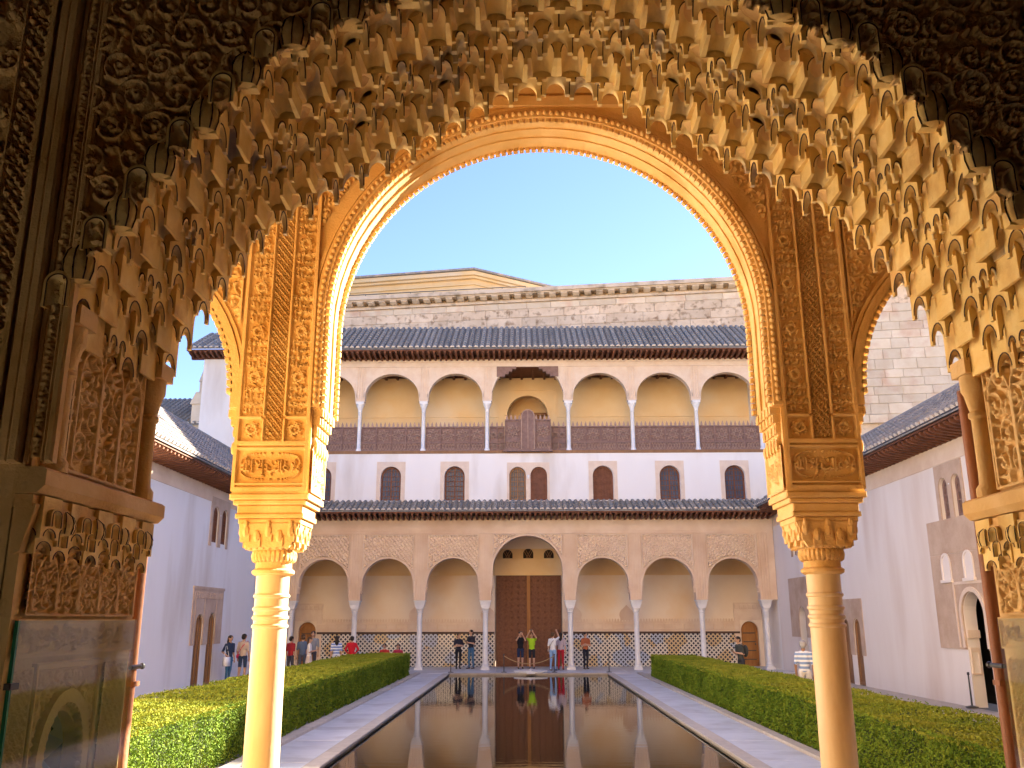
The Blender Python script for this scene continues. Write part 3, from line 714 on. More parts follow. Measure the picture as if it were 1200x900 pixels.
# upper gallery
GC=[2.03,5.22,8.42,11.6]; gs=[-c+.06 for c in reversed(GC)]+[c+.06 for c in GC]
pts=[(-WX-.4,12.85)]
for i,c in enumerate(gs):
    if i:
        p=gs[i-1]; x0,x1=p+.24,c-.24
        if i==4: pts+=[(x0,13.35)]+[(x0+.05*k+.0,13.35+.75*math.sin(PI/2*min(1,k/8))) for k in range(1,9)]+[(x0+.42,14.62),(x1-.42,14.62)]+[(x1-.05*k,13.35+.75*math.sin(PI/2*min(1,k/8))) for k in range(8,0,-1)]+[(x1,13.35)]
        else: pts+=arc((x0+x1)/2,13.05,(x1-x0)/2,180,0,24,rz=1.22)
        pts+=[(x1,12.85)]
    if i<len(gs)-1: pts+=[(c+.24,12.85)]
pts+=[(WX+.4,12.85)]
b=MB(); b.curtain(pts,15.0,.42,.8); part('gallery_arcade',b,'palecarve',Pv)
b=MB(); b.box(-WX-.4,WX+.4,.38,.42,14.62,14.7); b.box(-WX-.4,WX+.4,.35,.42,14.86,15.0); part('gallery_frieze',b,'palecarve',Pv)
csh=MB(); csh.lathe([(.14,10.34),(.14,10.42),(.1,10.5),(.09,12.3),(.11,12.33),(.09,12.37),(.12,12.5),(.19,12.66),(.2,12.72)],12); csh.box(-.2,.2,-.18,.18,12.72,12.86); cme=csh.mesh('column','marble',40)
for i,c in enumerate(gs):
    ob('column',cme,Pv,(c,.6,0))
    if i in (0,7): continue
    p=MB()
    for q in (-.18,-.06,.06,.18): p.box(c+q-.03,c+q+.03,.385,.42,12.95,14.6)
    part('pilaster',p,'palecarve',Pv)
for i in range(7):
    if i==3: continue
    x0,x1=gs[i]+.24,gs[i+1]-.24
    rm=MB(); strip(rm,arc((x0+x1)/2,13.05,(x1-x0)/2,180,0,24,rz=1.22),.0,.07,.385,.42); part('arch_rim',rm,'palecarve',Pv,30)
for s in (-1,1):                                                      # carved timber brackets of the middle bay
    b=MB()
    for k,(l,z) in enumerate(((.42,14.10),(.6,14.23),(.78,14.36),(.98,14.49))):
        a,c=sorted((.06+s*1.55,.06+s*(1.55-l))); b.box(a,c,.36+.002*k,.7,z,z+.135)
    part('timber_bracket',b,'woodgrey',Pv)
b=MB(); b.box(-1.7,1.85,.45,.75,14.6,14.7); part('timber_lintel',b,'wood',Pv)
b=MB(); wall_open(b,-WX-.4,WX+.4,10.3,14.7,2.9,3.3,[(.06,2.15,10.3,12.65)]); part('gallery_back_wall',b,'ochre',Pv)
b=MB(); b.box(-WX-.4,WX+.4,.4,3.3,10.18,10.329); part('gallery_floor',b,'woodlt',Pv)
b=MB(); b.box(-WX-.4,WX+.4,.8,3.3,14.75,14.95); 
for i in range(40): b.box(-WX+i*.6,-WX+i*.6+.12,.8,2.9,14.6,14.75)
part('gallery_ceiling',b,'wood',Pv)
b=MB(); b.box(-WX,-1.5,2.86,2.9,12.55,12.6); b.box(1.62,WX,2.86,2.9,12.55,12.6); strip(b,arc(.06,12.65,1.08,180,0,20),.0,.12,2.85,2.9); b.box(-1.5,-1.42,2.86,2.9,10.3,14.0); b.box(1.54,1.62,2.86,2.9,10.3,14.0); b.box(-1.5,1.62,2.855,2.9,14.0,14.08); part('string_course',b,'ochre',Pv)
b=MB(); b.box(-1.3,1.4,4.6,4.7,10.3,14); b.box(-1.6,-1.3,3.3,4.7,10.3,14); b.box(1.4,1.7,3.3,4.7,10.3,14); b.box(-1.6,1.7,3.3,4.7,14,14.2); part('inner_room',b,'ochre',Pv)
b=MB(); b.box(-.1,.9,4.5,4.6,10.3,13.0); b.box(-.3,1.1,4.45,4.6,13.0,13.15); part('inner_door',b,'woodlt',Pv)
for x in (-8.6,-6.4,-2.95,3.4,6.9,9.6):                               # little blind niches of the gallery wall
    b=MB(); b.prism([(x-.25,11.3),(x+.25,11.3)]+arc(x,11.7,.25,0,180,10),2.87,2.895); part('wall_niche',b,'wood',Pv)
# balustrade: one lattice panel per bay, star pattern, pointed finials
def balus(x0,x1,z0,z1,y,mid=False):
    o=MB(); W_=x1-x0
    o.box(x0,x1,y-.03,y+.03,z0,z0+.07); o.box(x0,x1,y-.03,y+.03,z1-.07,z1); o.box(x0,x1,y-.025,y+.025,z0+.38,z0+.43)
    n=max(2,int(round(W_/.75)))
    for i in range(n+1): xx=x0+W_*i/n; o.box(max(x0,xx-.03),min(x1,xx+.03),y-.035,y+.035,z0,z1)
    me=part('balustrade',o,'woodgrey',Pv)
    bk=MB(); bk.box(x0,x1,y+.035,y+.045,z0,z1); part('backing_board',bk,'woodgrey',me)
    lt=MB()
    for i in range(n):
        a=x0+W_*i/n; c=x0+W_*(i+1)/n; cx=(a+c)/2; cz=(z0+.43+z1-.07)/2; r=min((c-a)/2,.36)*.92
        for k in range(8):
            t0=PI/4*k; t1=PI/4*(k+3)
            lt.tube([(cx+r*math.cos(t0),y,cz+r*math.sin(t0)*.95),(cx+r*math.cos(t1),y,cz+r*math.sin(t1)*.95)],.018,4)
        for k in range(5):
            q=a+.08+(c-a-.16)*k/4; lt.tube([(q,y,z0+.07),(min(c-.03,q+.12),y,z0+.38)],.016,4); lt.tube([(q,y,z0+.38),(min(c-.03,q+.12),y,z0+.07)],.016,4)
    part('lattice',lt,'woodpale',me)
    sp=MB(); k=int(W_/.2)
    for i in range(k):
        x=x0+(i+.5)*W_/k; sp.prism([(x-.05,z1),(x+.05,z1),(x+.05,z1+.1),(x,z1+.25),(x-.05,z1+.1)],y-.02,y+.02)
    part('finial_row',sp,'woodpale',me)
for i in range(7):
    x0,x1=gs[i]+.12,gs[i+1]-.12
    if i!=3: balus(x0,x1,10.34,11.58,.6)
    else: 
        balus(x0,x0+.75,10.34,11.58,.6); balus(x1-.75,x1,10.34,11.58,.6); balus(x0+.77,x1-.77,10.34,11.86,.28)
        b=MB(); cx=(x0+x1)/2; b.prism([(cx-.34,10.36),(cx+.34,10.36)]+[(cx+.34*math.cos(R(t)),12.0+.36*math.sin(R(t))) for t in range(0,181,15)],.235,.25); strip(b,[(cx-.34,10.36)]+[(cx-.34*math.cos(R(t)),12.0+.36*math.sin(R(t))) for t in range(0,181,15)]+[(cx+.34,10.36)],-.05,.0,.2,.235,1); b.box(cx-.02,cx+.02,.21,.235,10.4,12.3,1); part('balcony_door',b,['woodgrey','woodpale'],Pv)
        b=MB(); b.box(x0+.7,x1-.7,.2,.42,10.25,10.34); part('balcony_floor',b,'woodgrey',Pv)
roof(Pv,-WX-.6,WX+.9,-.75,15.28,2.7,17.42,.29,'tile',yw=.42,zw=14.98,name='upper_roof',br=.27)
b=MB(); b.box(-WX-.4,-1.62,3.3,3.7,7,17.3); b.box(1.72,WX+.4,3.3,3.7,7,17.3); b.box(-1.62,1.72,3.3,3.7,14.21,17.3); b.box(-1.62,1.72,3.3,3.7,7,10.29); b.box(-WX-.4,-WX-.005,-.05,3.7,0,7.39); b.box(WX+.005,WX+.4,-.05,3.7,0,7.39); b.box(-WX-.4,-WX-.0,.9,3.3,7.4,15.2); b.box(WX,WX+.4,.9,3.3,7.4,15.2); part('rear_wall',b,'white',Pv)

# corner tower beyond the shaded wing, and roofs behind it
Tw=thing('corner_tower','tall white corner block with overhanging tiled roof rising behind the shaded wing','building',(-12.3,46.6,0))
b=MB(); b.box(-5.2,.15,0,5,0,16.1); part('wall',b,'white',Tw)
roof(Tw,-5.9,.1,-.9,16.35,2.4,18.2,.29,'tile',yw=0,zw=16.0,br=.28)
Tb=thing('tiled_building','low grey roofed building with stone chimney behind the shaded wing','building',(-22.5,50,0))
b=MB(); b.box(-6,5.2,0,8,0,13.0); part('wall',b,'white',Tb)
roof(Tb,-6.3,5.0,-.6,13.0,4.2,15.6,.3,'tile')
b=MB(); b.box(3.4,4.3,-.4,.5,12.6,14.2); b.prism([(3.3,14.2),(4.4,14.2),(4.1,14.9),(3.6,14.9)],-.5,.6); b.box(3.65,4.05,-.15,.25,14.9,15.6); b.prism([(3.6,15.6),(4.1,15.6),(3.85,16.4)],-.2,.3); part('chimney',b,'stone',Tb)

# ------------------------------------------------------------------ side wings of the court
def wing(name,label,loc,rz,u,ops_low,ops_up,wm,tm,zr,mirror=1):
    T=thing(name,label,'building',loc,rz,'side wings of the court'); x0,x1=u
    b=MB(); wall_open(b,x0,x1,-.02,4.0,0,.33,ops_low); wall_open(b,x0,x1,4.0,6.72,0,.33,ops_up); part('wall',b,wm,T)
    b=MB(); b.box(x0,x1,-.02,.0,6.50,6.72); b.box(x0,x1,-.0,.6,6.721,7.3); part('wall_band',b,'pale',T)
    bk=MB(); bk.box(x0,x1,.9,1.0,0,7.2); part('unlit_backing',bk,'dark',T)  # near-black sheet standing for the shade inside the wing
    roof(T,x0,x1,-.95,7.38,2.4,zr,.3,tm,yw=0,zw=7.05,br=.3)
    b=MB(); b.prismx([(2.4,zr-.02),(5,zr-2.0),(5,7),(2.4,7)],x0,x1); b.tube([(x0,2.42,zr+.05),(x1,2.42,zr+.05)],.13,8); part('roof_back',b,tm,T)
    return T
# shaded wing: local x = world y
y_=lambda v: v
LW=wing('side_wing','shaded white wing with paired dark doorways and a twin window beside the hedge',(-WX,0,0),R(90),(7,43.15),
   [(32.7,.72,-.02,2.1),(34.0,.72,-.02,2.15)],[(33.55,.62,5.05,6.05),(34.55,.62,5.05,6.05)],'white','tilewarm',10.0)
s_=MB(); wall_open(s_,31.9,35.1,1.4,3.32,-.03,-.001,[(32.7,.74,1.4,2.1),(34.0,.74,1.4,2.15)]); s_.box(31.85,35.15,-.05,-.001,3.32,3.42)
for x0 in (32.25,33.2,34.45):
    s_.box(x0-.12,x0-.06,-.045,-.03,1.45,3.25)
for k in range(14): s_.cbox(32.0+k*.22,32.17+k*.22,-.05,-.03,3.0,3.22,.012)
part('door_surround',s_,'tan',LW)
s_=MB(); wall_open(s_,33.0,35.1,4.9,6.7,-.03,-.001,[(33.55,.64,4.9,6.05),(34.55,.64,4.9,6.05)]); part('window_surround',s_,'tan',LW)
for x in (32.7,34.0): arched_leaf(LW,x,.7,0,2.12,.05,'woodlt',False,'door','woodlt',True)
for x in (33.55,34.55): arched_leaf(LW,x,.6,5.05,6.05,.07,'wood',True,'window','wood',True)
cm=MB(); cm.lathe([(.09,5.06),(.06,5.15),(.06,5.8),(.1,5.95),(.12,6.1)],10,34.05,.08); part('colonnette',cm,'marble',LW)
dp=MB(); dp.lathe([(.05,0),(.05,7.0)],8,40.2,-.08); part('drainpipe',dp,'wood',LW)
# warm white wing: local x = -world y
RW=wing('side_wing','warm white wing with tall horseshoe doorway in a brown stucco panel',(WX,0,0),R(-90),(-43.15,-7),
   [(-24.55,1.16,-.02,2.35),(-33.25,.62,-.02,1.95),(-34.35,.62,-.02,1.95),(-39.6,.9,-.02,2.3)],[(-24.62,.5,4.95,5.85),(-25.4,.5,4.95,5.85),(-40.0,.5,4.95,5.85),(-39.2,.5,4.95,5.85)],'white2','tilewarm',9.55)
s_=MB(); wall_open(s_,-26.7,-23.35,1.45,3.99,-.03,-.001,[(-24.55,1.2,1.45,2.35)]); 
part('stucco_panel',s_,'tan',RW)
s_=MB(); wall_open(s_,-26.7,-23.35,4.0,4.95,-.03,-.001,[]); wall_open(s_,-25.85,-24.2,4.95,6.48,-.03,-.001,[(-24.62,.52,4.95,5.85),(-25.4,.52,4.95,5.85)]); part('window_surround',s_,'tan',RW)
s_=MB(); strip(s_,[(-25.13,1.5)]+arc(-24.55,2.35,.6,180,0,20)+[(-23.97,1.5)],.0,.12,-.06,-.03); s_.box(-25.5,-23.6,-.05,-.03,3.15,3.22); s_.box(-25.5,-25.43,-.05,-.03,1.5,3.15); s_.box(-23.67,-23.6,-.05,-.03,1.5,3.15); part('arch_rim',s_,'palecarve',RW,30)
for x in (-25.75,-24.45):                                              # two blind niches over the doorway
    s_=MB(); s_.prism([(x-.22,3.3),(x+.22,3.3)]+arc(x,3.75,.22,0,180,10),-.034,-.03,0); strip(s_,[(x-.22,3.3)]+arc(x,3.75,.22,180,0,12)+[(x+.22,3.3)],.0,.06,-.06,-.03); s_.box(x-.32,x+.32,-.1,-.03,3.22,3.3); part('blind_niche',s_,'white2',RW)
# doorway lining: white lower jamb wall with a small niche, lamp post beside
s_=MB(); s_.box(-25.128,-25.10,.05,.075,.85,1.5); s_.box(-25.128,-25.10,.255,.28,.85,1.5); s_.box(-25.128,-25.09,.03,.3,.80,.85); s_.box(-25.128,-25.10,.075,.255,1.38,1.5); s_.box(-25.128,-25.05,0,.33,1.75,1.95); part('jamb_niche',s_,'palecarve',RW)
for x in (-33.25,-34.35): arched_leaf(RW,x,.6,0,1.95,.05,'woodlt',False,'door','woodlt',False)
s_=MB(); wall_open(s_,-34.9,-32.6,1.0,2.95,-.03,-.001,[(-33.25,.64,1.0,1.95),(-34.35,.64,1.0,1.95)]); part('door_surround',s_,'tan',RW)
s_=MB(); wall_open(s_,-41.3,-38.3,1.5,3.99,-.03,-.001,[(-39.6,.94,1.5,2.3)]); part('stucco_panel',s_,'tan',RW)
s_=MB(); wall_open(s_,-40.5,-38.8,4.9,6.48,-.03,-.001,[(-40.0,.52,4.9,5.85),(-39.2,.52,4.9,5.85)]); part('window_surround',s_,'tan',RW)
for x in (-24.62,-25.4,-40.0,-39.2):
    arched_leaf(RW,x,.48,4.95,5.85,.12,'woodgrey',True,'window','glasspane',False)
for x in (-25.01,-39.6):
    cm=MB(); cm.lathe([(.09,4.96),(.055,5.05),(.055,5.6),(.1,5.75),(.12,5.9)],10,x,.08); part('colonnette',cm,'marble',RW)
st=thing('barrier_post','dark iron post on round foot inside the horseshoe doorway','post',(11.55,25.0,0)); part('foot',MB().lathe([(.16,0),(.16,.02),(.03,.05)],14),'iron',st); part('pole',MB().lathe([(.025,.05),(.02,.8),(.035,.82),(.03,.88)],8),'iron',st)

# ------------------------------------------------------------------ stone palace above the far roof
PA=thing('stone_palace','weathered stone palace wall with bracketed cornice above the far tiled roof','building',(-13,54.2,0),R(-7.3))
ZC=22.0; XL=66
b=MB(); b.box(-1.2,XL,.25,12,0,ZC+.1); part('wall_core',b,'rough',PA)
blk={}
def block(x,z,w_,h_,m):
    k=(round(w_,2),round(h_,2),m)
    if k not in blk: blk[k]=MB().cbox(0,k[0],0,.3,0,k[1],.025).mesh('stone_block',m)
    ob('stone_block',blk[k],PA,(x,random.uniform(-.012,.012),z))
for r_,(z,h_,m) in enumerate(((18.5,.62,'rough'),(19.12,.6,'rough'),(19.72,.6,'rough'),(20.32,.56,'rough'),(20.88,.42,'stone'))):
    x=-1.2+(.8 if r_%2 else 0)
    while x<28.5:
        w_=random.choice((1.2,1.5,1.8,2.2)); block(x,z,w_-.012,h_-.012,m); x+=w_
z=13.0; r_=0
while z<19.9:                                                          # the ashlar seen over the warm wing
    h_=random.choice((.5,.62)); x=29.5+(.5 if r_%2 else 0)
    while x<38:
        w_=random.choice((1.0,1.3,1.6)); block(x,z,w_-.012,h_-.012,'stone'); x+=w_
    z+=h_; r_+=1
b=MB(); b.box(-1.2,XL,-.12,.25,21.30,21.38); b.box(-1.2,XL,-.05,.25,21.38,21.5); b.box(-1.2,XL,-.55,.25,21.70,21.78); b.box(-1.2,XL,-.68,.3,21.782,22.02); part('cornice',b,'cornice',PA)
mb_=MB(); mb_.prismx([(.2,21.7),(-.5,21.7),(-.5,21.62),(-.25,21.5),(.2,21.5)],-.2,.2); mm=mb_.mesh('modillion','cornice')
for i in range(62): ob('modillion',mm,PA,(-1+i*.72,0,0))
b=MB(); b.box(28.7,29.4,-.18,.25,13,21.3); part('pilaster',b,'stone',PA)
rl=MB()
rl.tube([(-2,1,22.75),(13,1,22.75)],.03,6)
for i in range(11): rl.tube([(-2+i*1.5,1,22.0),(-2+i*1.5,1,22.75)],.025,6)
part('parapet_rail',rl,'iron',PA)
Gb=thing('gabled_hall','ochre building with shallow gable roof rising behind the stone cornice','building',(-4.2,60,0))
b=MB(); b.prism([(-11,10),(7.6,10),(7.6,24.4),(.6,26.2),(-11,25.4)],0,8); part('wall',b,'gable',Gb)
b=MB()
for (o,t,y0) in ((0,.28,-.5),(.3,.16,-.3),(.8,.1,-.15)):
    for (xa,za,xb,zb) in ((-11.5,25.4,.6,26.25),(.6,26.25,8.0,24.35)): b.prism([(xa,za-o),(xb,zb-o),(xb,zb-o-t),(xa,za-o-t)],y0,0)
part('gable_cornice',b,'gable',Gb)
b=MB()
for (xa,za,xb,zb) in ((-11.6,25.42,.6,26.3),(.6,26.3,8.2,24.35)): b.prism([(xa,za),(xb,zb),(xb,zb+.14),(xa,za+.14)],-.65,8)
part('roof',b,'tilewarm',Gb)
q=thing('roof_globe','small round globe lamp on a thin mast standing on the stone cornice','lamp',(12.9,51.0,22.0)); part('mast',MB().lathe([(.05,0),(.04,1.5)],8),'iron',q); g_=MB(); g_.sphere((0,0,1.75),.42,14,8); g_.lathe([(.1,1.3),(.2,1.38),(.1,1.45)],10); part('globe',g_,'stone',q,True)

# ------------------------------------------------------------------ the muqarnas archway we look through
Y1, DW = 2.96, .93
NA=thing('muqarnas_archway','huge golden stalactite-vaulted archway with dark carved spandrels around the whole view','archway',(0,Y1,0))
FRx=[0,.3,.61,.86,1.0,1.14,1.2,1.34,1.48,1.59,1.70,1.79,1.83]; FRz=[4.77,4.69,4.53,4.41,4.33,4.25,4.16,3.97,3.79,3.61,3.45,3.27,3.12]
REx=[0,.26,.44,.6,.77,.94,1.1,1.3,1.41,1.48,1.55,1.62,1.68,1.74,1.77,1.83]; REz=[4.72,4.67,4.52,4.42,4.32,4.22,4.11,4.0,3.9,3.77,3.67,3.57,3.46,3.36,3.28,3.16]
XS=np.linspace(0,1.83,240)
def prof(t): 
    z=(1-t)*np.interp(XS,FRx,FRz)+t*np.interp(XS,REx,REz); return XS,z
def half_path(t):
    x,z=prof(t); s=np.concatenate([[0],np.cumsum(np.hypot(np.diff(x),np.diff(z)))]); return x,z,s
# solid wall
b=MB(); 
for s in (-1,1):
    a,c=sorted((s*2.15,s*WX)); b.box(a,c,0,DW,0,7.6); a,c=sorted((s*1.86,s*2.15)); b.box(a,c,0,.24,0,7.6); b.box(a,c,.56,DW,0,7.6); b.box(a,c,.24,.56,0,1.33); b.box(a,c,.24,.56,1.99,7.6)
b.box(-1.86,1.86,0,DW,5.2,7.6); part('wall_mass',b,'gold',NA)
core=MB(); NR=6; dy=DW/NR
for k in range(NR):
    x,z,s=half_path((k+.3)/NR); pts=[]
    for i in range(0,240,6):
        tx,tz=(x[min(i+1,239)]-x[max(i-1,0)]),(z[min(i+1,239)]-z[max(i-1,0)]); L=math.hypot(tx,tz)
        pts.append((min(1.859,x[i]-tz/L*.085),z[i]+tx/L*.085))
    pts=sorted(set(pts)); pts+= [(1.86,3.0)]
    full=[(-a,c) for a,c in reversed(pts[1:])]+pts
    core.curtain(full,5.2,k*dy,(k+1)*dy)
part('vault_core',core,'gold',NA)
# --- cell meshes
def niche(mb,w,d,H,hs=.30,rise=1.15,rim=True,v=5):
    t=.017; a=w/2-t; zs=w*hs; N=10
    cur=[(a,0),(a,zs)]+[(a*math.cos(PI*i/N),zs+a*rise*math.sin(PI*i/N)) for i in range(1,N)]+[(-a,zs),(-a,0)]
    n=len(cur); vs=[]; fs=[]
    for (x,z) in cur: vs.append((x,0,z))
    for (x,z) in cur: vs.append((x if abs(x)<a*.999 else math.copysign(w/2,x),0,H))
    # fix: upper row spans the full width
    fs+=[(i,i+1,n+i+1,n+i) for i in range(1,n-2)]
    o=len(vs); vs+=[(w/2,0,0),(w/2,0,H),(-w/2,0,0),(-w/2,0,H),(w/2,0,zs),(-w/2,0,zs)]
    fs+=[(0,1,o+4,o),(1,n+1,o+4),(n-2,n-1,o+2,o+5),(n-2,o+5,n+n-2)]
    mb.add(vs,fs,0)
    g=[]; 
    for j in range(v+1):
        q=j/v; k=.18+.82*math.sqrt(max(0,1-(q*.99)**2.6)); 
        for (x,z) in cur: g.append((x*(1-.18*q),d*.95*q,z*k))
    mb.add(g,[(j*n+i,j*n+i+1,(j+1)*n+i+1,(j+1)*n+i) for j in range(v) for i in range(n-1)],2)
    mb.add([(w/2,0,0),(w/2,d,0),(w/2,d,H),(w/2,0,H),(-w/2,0,0),(-w/2,d,0),(-w/2,d,H),(-w/2,0,H)],[(0,1,2,3),(7,6,5,4),(1,5,6,2)],0)
    mb.add([(a,0,0),(w/2,0,0),(w/2,d,0),(a*.82,d*.95,0),(-a,0,0),(-w/2,0,0),(-w/2,d,0),(-a*.82,d*.95,0)],[(0,1,2,3),(7,6,5,4)],0)
    if rim: mb.tube([(x*1.02,-.001,z) for x,z in cur[1:-1]],.0030,4,1)
def groin(mb,w,d,H,nx=1,ny=1,hs=.12,rise=1.2,N=8,t=.011):
    """block hollowed from below by crossing round arches; only thin corner legs reach down"""
    def ff(u,L,n):
        c=L/n; q=((u+L/2)%c)/c*2-1 if abs(abs(u)-L/2)>1e-9 else 1.0
        a=c/2-t; x=abs(q)*c/2
        if x>=a: return 0.0
        return c*hs+a*rise*math.sqrt(max(0,1-(x/a)**2))
    def samp(L,n):
        out=[]
        for k in range(n):
            c=L/n; m=-L/2+c*(k+.5); a=c/2-t
            out+=[m-c/2]+[m-a*1.0001]+[m+a*.9999*math.sin(PI/2*(2*i/N-1)) for i in range(N+1)]+[m+a*1.0001]
        return out+[L/2]
    xs,ys=samp(w,nx),samp(d,ny); X,Y=len(xs),len(ys)
    vs=[(x,y+d/2,max(ff(x,w,nx),ff(y,d,ny))) for y in ys for x in xs]
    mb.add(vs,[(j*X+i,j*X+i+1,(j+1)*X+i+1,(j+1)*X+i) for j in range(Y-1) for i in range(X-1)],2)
    for (yy,row) in ((0,0),(d,Y-1)):                       # front and back faces
        lo=[(x,yy,max(ff(x,w,nx),0)) for x in xs]; mb.add(lo+[(x,yy,H) for x in xs],[(i,i+1,X+i+1,X+i) for i in range(X-1)],0)
    for xx in (-w/2,w/2):
        lo=[(xx,y+d/2,ff(y,d,ny)) for y in ys]; mb.add(lo+[(xx,y+d/2,H) for y in ys],[(i,i+1,Y+i+1,Y+i) for i in range(Y-1)],0)
    r=.0036
    def rim(pts):
        run=[]
        for p in pts+[(0,0,-1)]:
            if p[2]>.001: run.append(p)
            else:
                if len(run)>2: mb.tube(run,r,4,1)
                run=[]
    rim([(x,-.0005,ff(x,w,nx)) for x in xs])
    for sx in (-1,1): rim([(sx*(w/2+.0005),y+d/2,ff(y,d,ny)) for y in ys])
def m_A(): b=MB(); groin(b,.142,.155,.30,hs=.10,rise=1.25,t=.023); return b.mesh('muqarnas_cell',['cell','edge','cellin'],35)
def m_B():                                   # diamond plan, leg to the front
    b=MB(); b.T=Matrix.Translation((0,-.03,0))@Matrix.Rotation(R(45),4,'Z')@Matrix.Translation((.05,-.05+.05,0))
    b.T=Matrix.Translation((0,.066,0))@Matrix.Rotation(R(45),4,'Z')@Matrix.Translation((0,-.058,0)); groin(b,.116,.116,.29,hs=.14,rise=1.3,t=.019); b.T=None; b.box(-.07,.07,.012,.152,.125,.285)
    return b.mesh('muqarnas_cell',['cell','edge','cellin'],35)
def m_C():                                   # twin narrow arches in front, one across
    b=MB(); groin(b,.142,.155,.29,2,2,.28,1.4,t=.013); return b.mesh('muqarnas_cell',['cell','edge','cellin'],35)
def m_D():                                   # tall round-headed blind niche of the outer edge
    b=MB(); a=.034; pth=[(-a,0)]+arc(0,.085,a,180,0,12)+[(a,0)]
    strip(b,pth,0,.013,0,.10)
    g=[];n=len(pth)
    for j in range(6):
        q=j/5
        for (x,z) in pth: g.append((x*math.cos(q*PI/2),.045*math.sin(q*PI/2),.055+(z-.055)*(1-.35*q)))
    b.add(g,[(j*n+i,j*n+i+1,(j+1)*n+i+1,(j+1)*n+i) for j in range(5) for i in range(n-1)],2)
    b.tube([(x*1.05,-.001,z) for x,z in pth],.0028,4,1); return b.mesh('muqarnas_cell',['cell','edge','cellin'],35)
def m_E():                                   # ribbed lemon dome
    b=MB(); b.lathe([(.02,0),(.045,.012),(.055,.05),(.056,.09),(.044,.128),(.022,.15),(.006,.162)],14,0,.05)
    for k in range(8): a=2*PI*k/8; b.tube([((r+.002)*math.cos(a),.05+(r+.002)*math.sin(a),z) for r,z in ((.045,.012),(.055,.05),(.056,.09),(.044,.128),(.008,.162))],.0032,4,1)
    b.box(-.05,.05,.05,.12,0,.15); return b.mesh('muqarnas_cell',['cell','edge','cellin'],35)
def m_F():                                   # half-domed niche on thin legs
    b=MB(); niche(b,.142,.15,.29,.22,1.15,v=7); return b.mesh('muqarnas_cell',['cell','edge','cellin'],35)
cA,cB,cC,cD,cE,cF=m_A(),m_B(),m_C(),m_D(),m_E(),m_F()
PAT=[[cA,cA],[cF,cF],[cA,cC],[cA,cA],[cF,cF],[cA,cA]]
step=.140
for k in range(NR):
    x,z,s=half_path((k+.4)/NR); n=int(s[-1]/step)
    off=.5 if k%2==0 else 0.0
    for i in range(n+1):
        ss=(i+off)*step
        if ss>s[-1]: continue
        si,so=max(0,ss-step/2),min(s[-1],ss+step/2)
        x0,x1=float(np.interp(si,s,x)),float(np.interp(so,s,x)); z0,z1=float(np.interp(si,s,z)),float(np.interp(so,s,z))
        if ss<1e-6: x0=-x1
        wsc=min(1.0,max(.56,(x1-x0)*1.0/.142)); xi=(x0+x1)/2; zi=z0*.8+z1*.2
        for sg in ((1,) if abs(xi)<.01 else (1,-1)):
            ob('muqarnas_cell',PAT[k][i%2],NA,(sg*xi,k*dy+((i%3)-1)*.003,zi),(0,0,0),(wsc*sg,1,1))
# outer fringe of niches and lemon domes on the front edge
x,z,s=half_path(0.0)
for i in range(int(s[-1]/.118)):
    ss=(i+.5)*.118; xi=float(np.interp(ss,s,x)); zi=float(np.interp(ss,s,z)); j=min(len(s)-2,int(np.searchsorted(s,ss))); tx,tz=x[j+1]-x[j-1],z[j+1]-z[j-1]; L=math.hypot(tx,tz)
    px,pz=xi-tz/L*.012,zi+tx/L*.012
    for sg in (1,-1): ob('muqarnas_cell',cD if i%2==0 else cE,NA,(sg*px,-.05+.004*(i%3),pz+(.0 if i%2 else .015)),(0,0,0),(sg*1.0,.6,1.0 if i%2==0 else .95))

# --- carved spandrels
f=Field(3.5,1.85,.005)
f.arabesque(.080,0,.0,3.5,1.42,th=.0085)
f.script(.25,1.46,3.25,1.82,th=.017)
xx=np.abs(f.X-1.75); zz=f.Y+3.15; msk=zz>np.interp(xx,FRx,FRz)+.015
ob('carved_spandrel',f.mesh('carved_spandrel','gold',.038,(-1.75,-.004,3.15),(1,0,0),(0,0,1),(0,-1,0),msk),NA)
# --- frame mouldings with a strip of lettering, and outer inscription panels
for sg in (-1,1):
    m_=MB()
    for (x0,x1,dd) in ((1.735,1.765,.035),(1.77,1.785,.02),(1.828,1.843,.02),(1.848,1.885,.045),(1.89,1.93,.028)):
        a,c=sorted((sg*x0,sg*x1)); m_.cbox(a,c,-dd,0,2.76,5.6,.008)
    part('frame_moulding',m_,'gold',NA)
    f=Field(.041,2.7,.0055); f.script(.002,0,.039,2.7,vertical=True,th=.0045); a=min(sg*1.786,sg*1.827)
    ob('lettered_strip',f.mesh('lettered_strip','gold',.016,(a,-.004,2.78),(1,0,0),(0,0,1),(0,-1,0)),NA)
    f=Field(.62,2.9,.0065); f.border(.02); f.H[(f.X>.5)&(f.X<.515)]=1
    f.script(.12,.62,.48,2.88,vertical=True,th=.019) if False else None
    for q in range(7):
        f.script(.04,.06+q*.41,.5,.27+q*.41,th=.013); f.arabesque(.062,.04,.29+q*.41,.5,.40+q*.41,th=.008)
    f.lattice(.07,.09,.33,.52,.02,.61,2.88); a=-2.56 if sg<0 else 1.94
    ob('inscription_panel',f.mesh('inscription_panel','gold',.03,(a,-.004,2.72),(1,0,0),(0,0,1),(0,-1,0)),NA)
    f=Field(.62,1.2,.008); f.border(.02); f.lattice(.12,.14,.33)
    ob('inscription_panel',f.mesh('inscription_panel','gold',.025,(a,-.004,1.4),(1,0,0),(0,0,1),(0,-1,0)),NA)
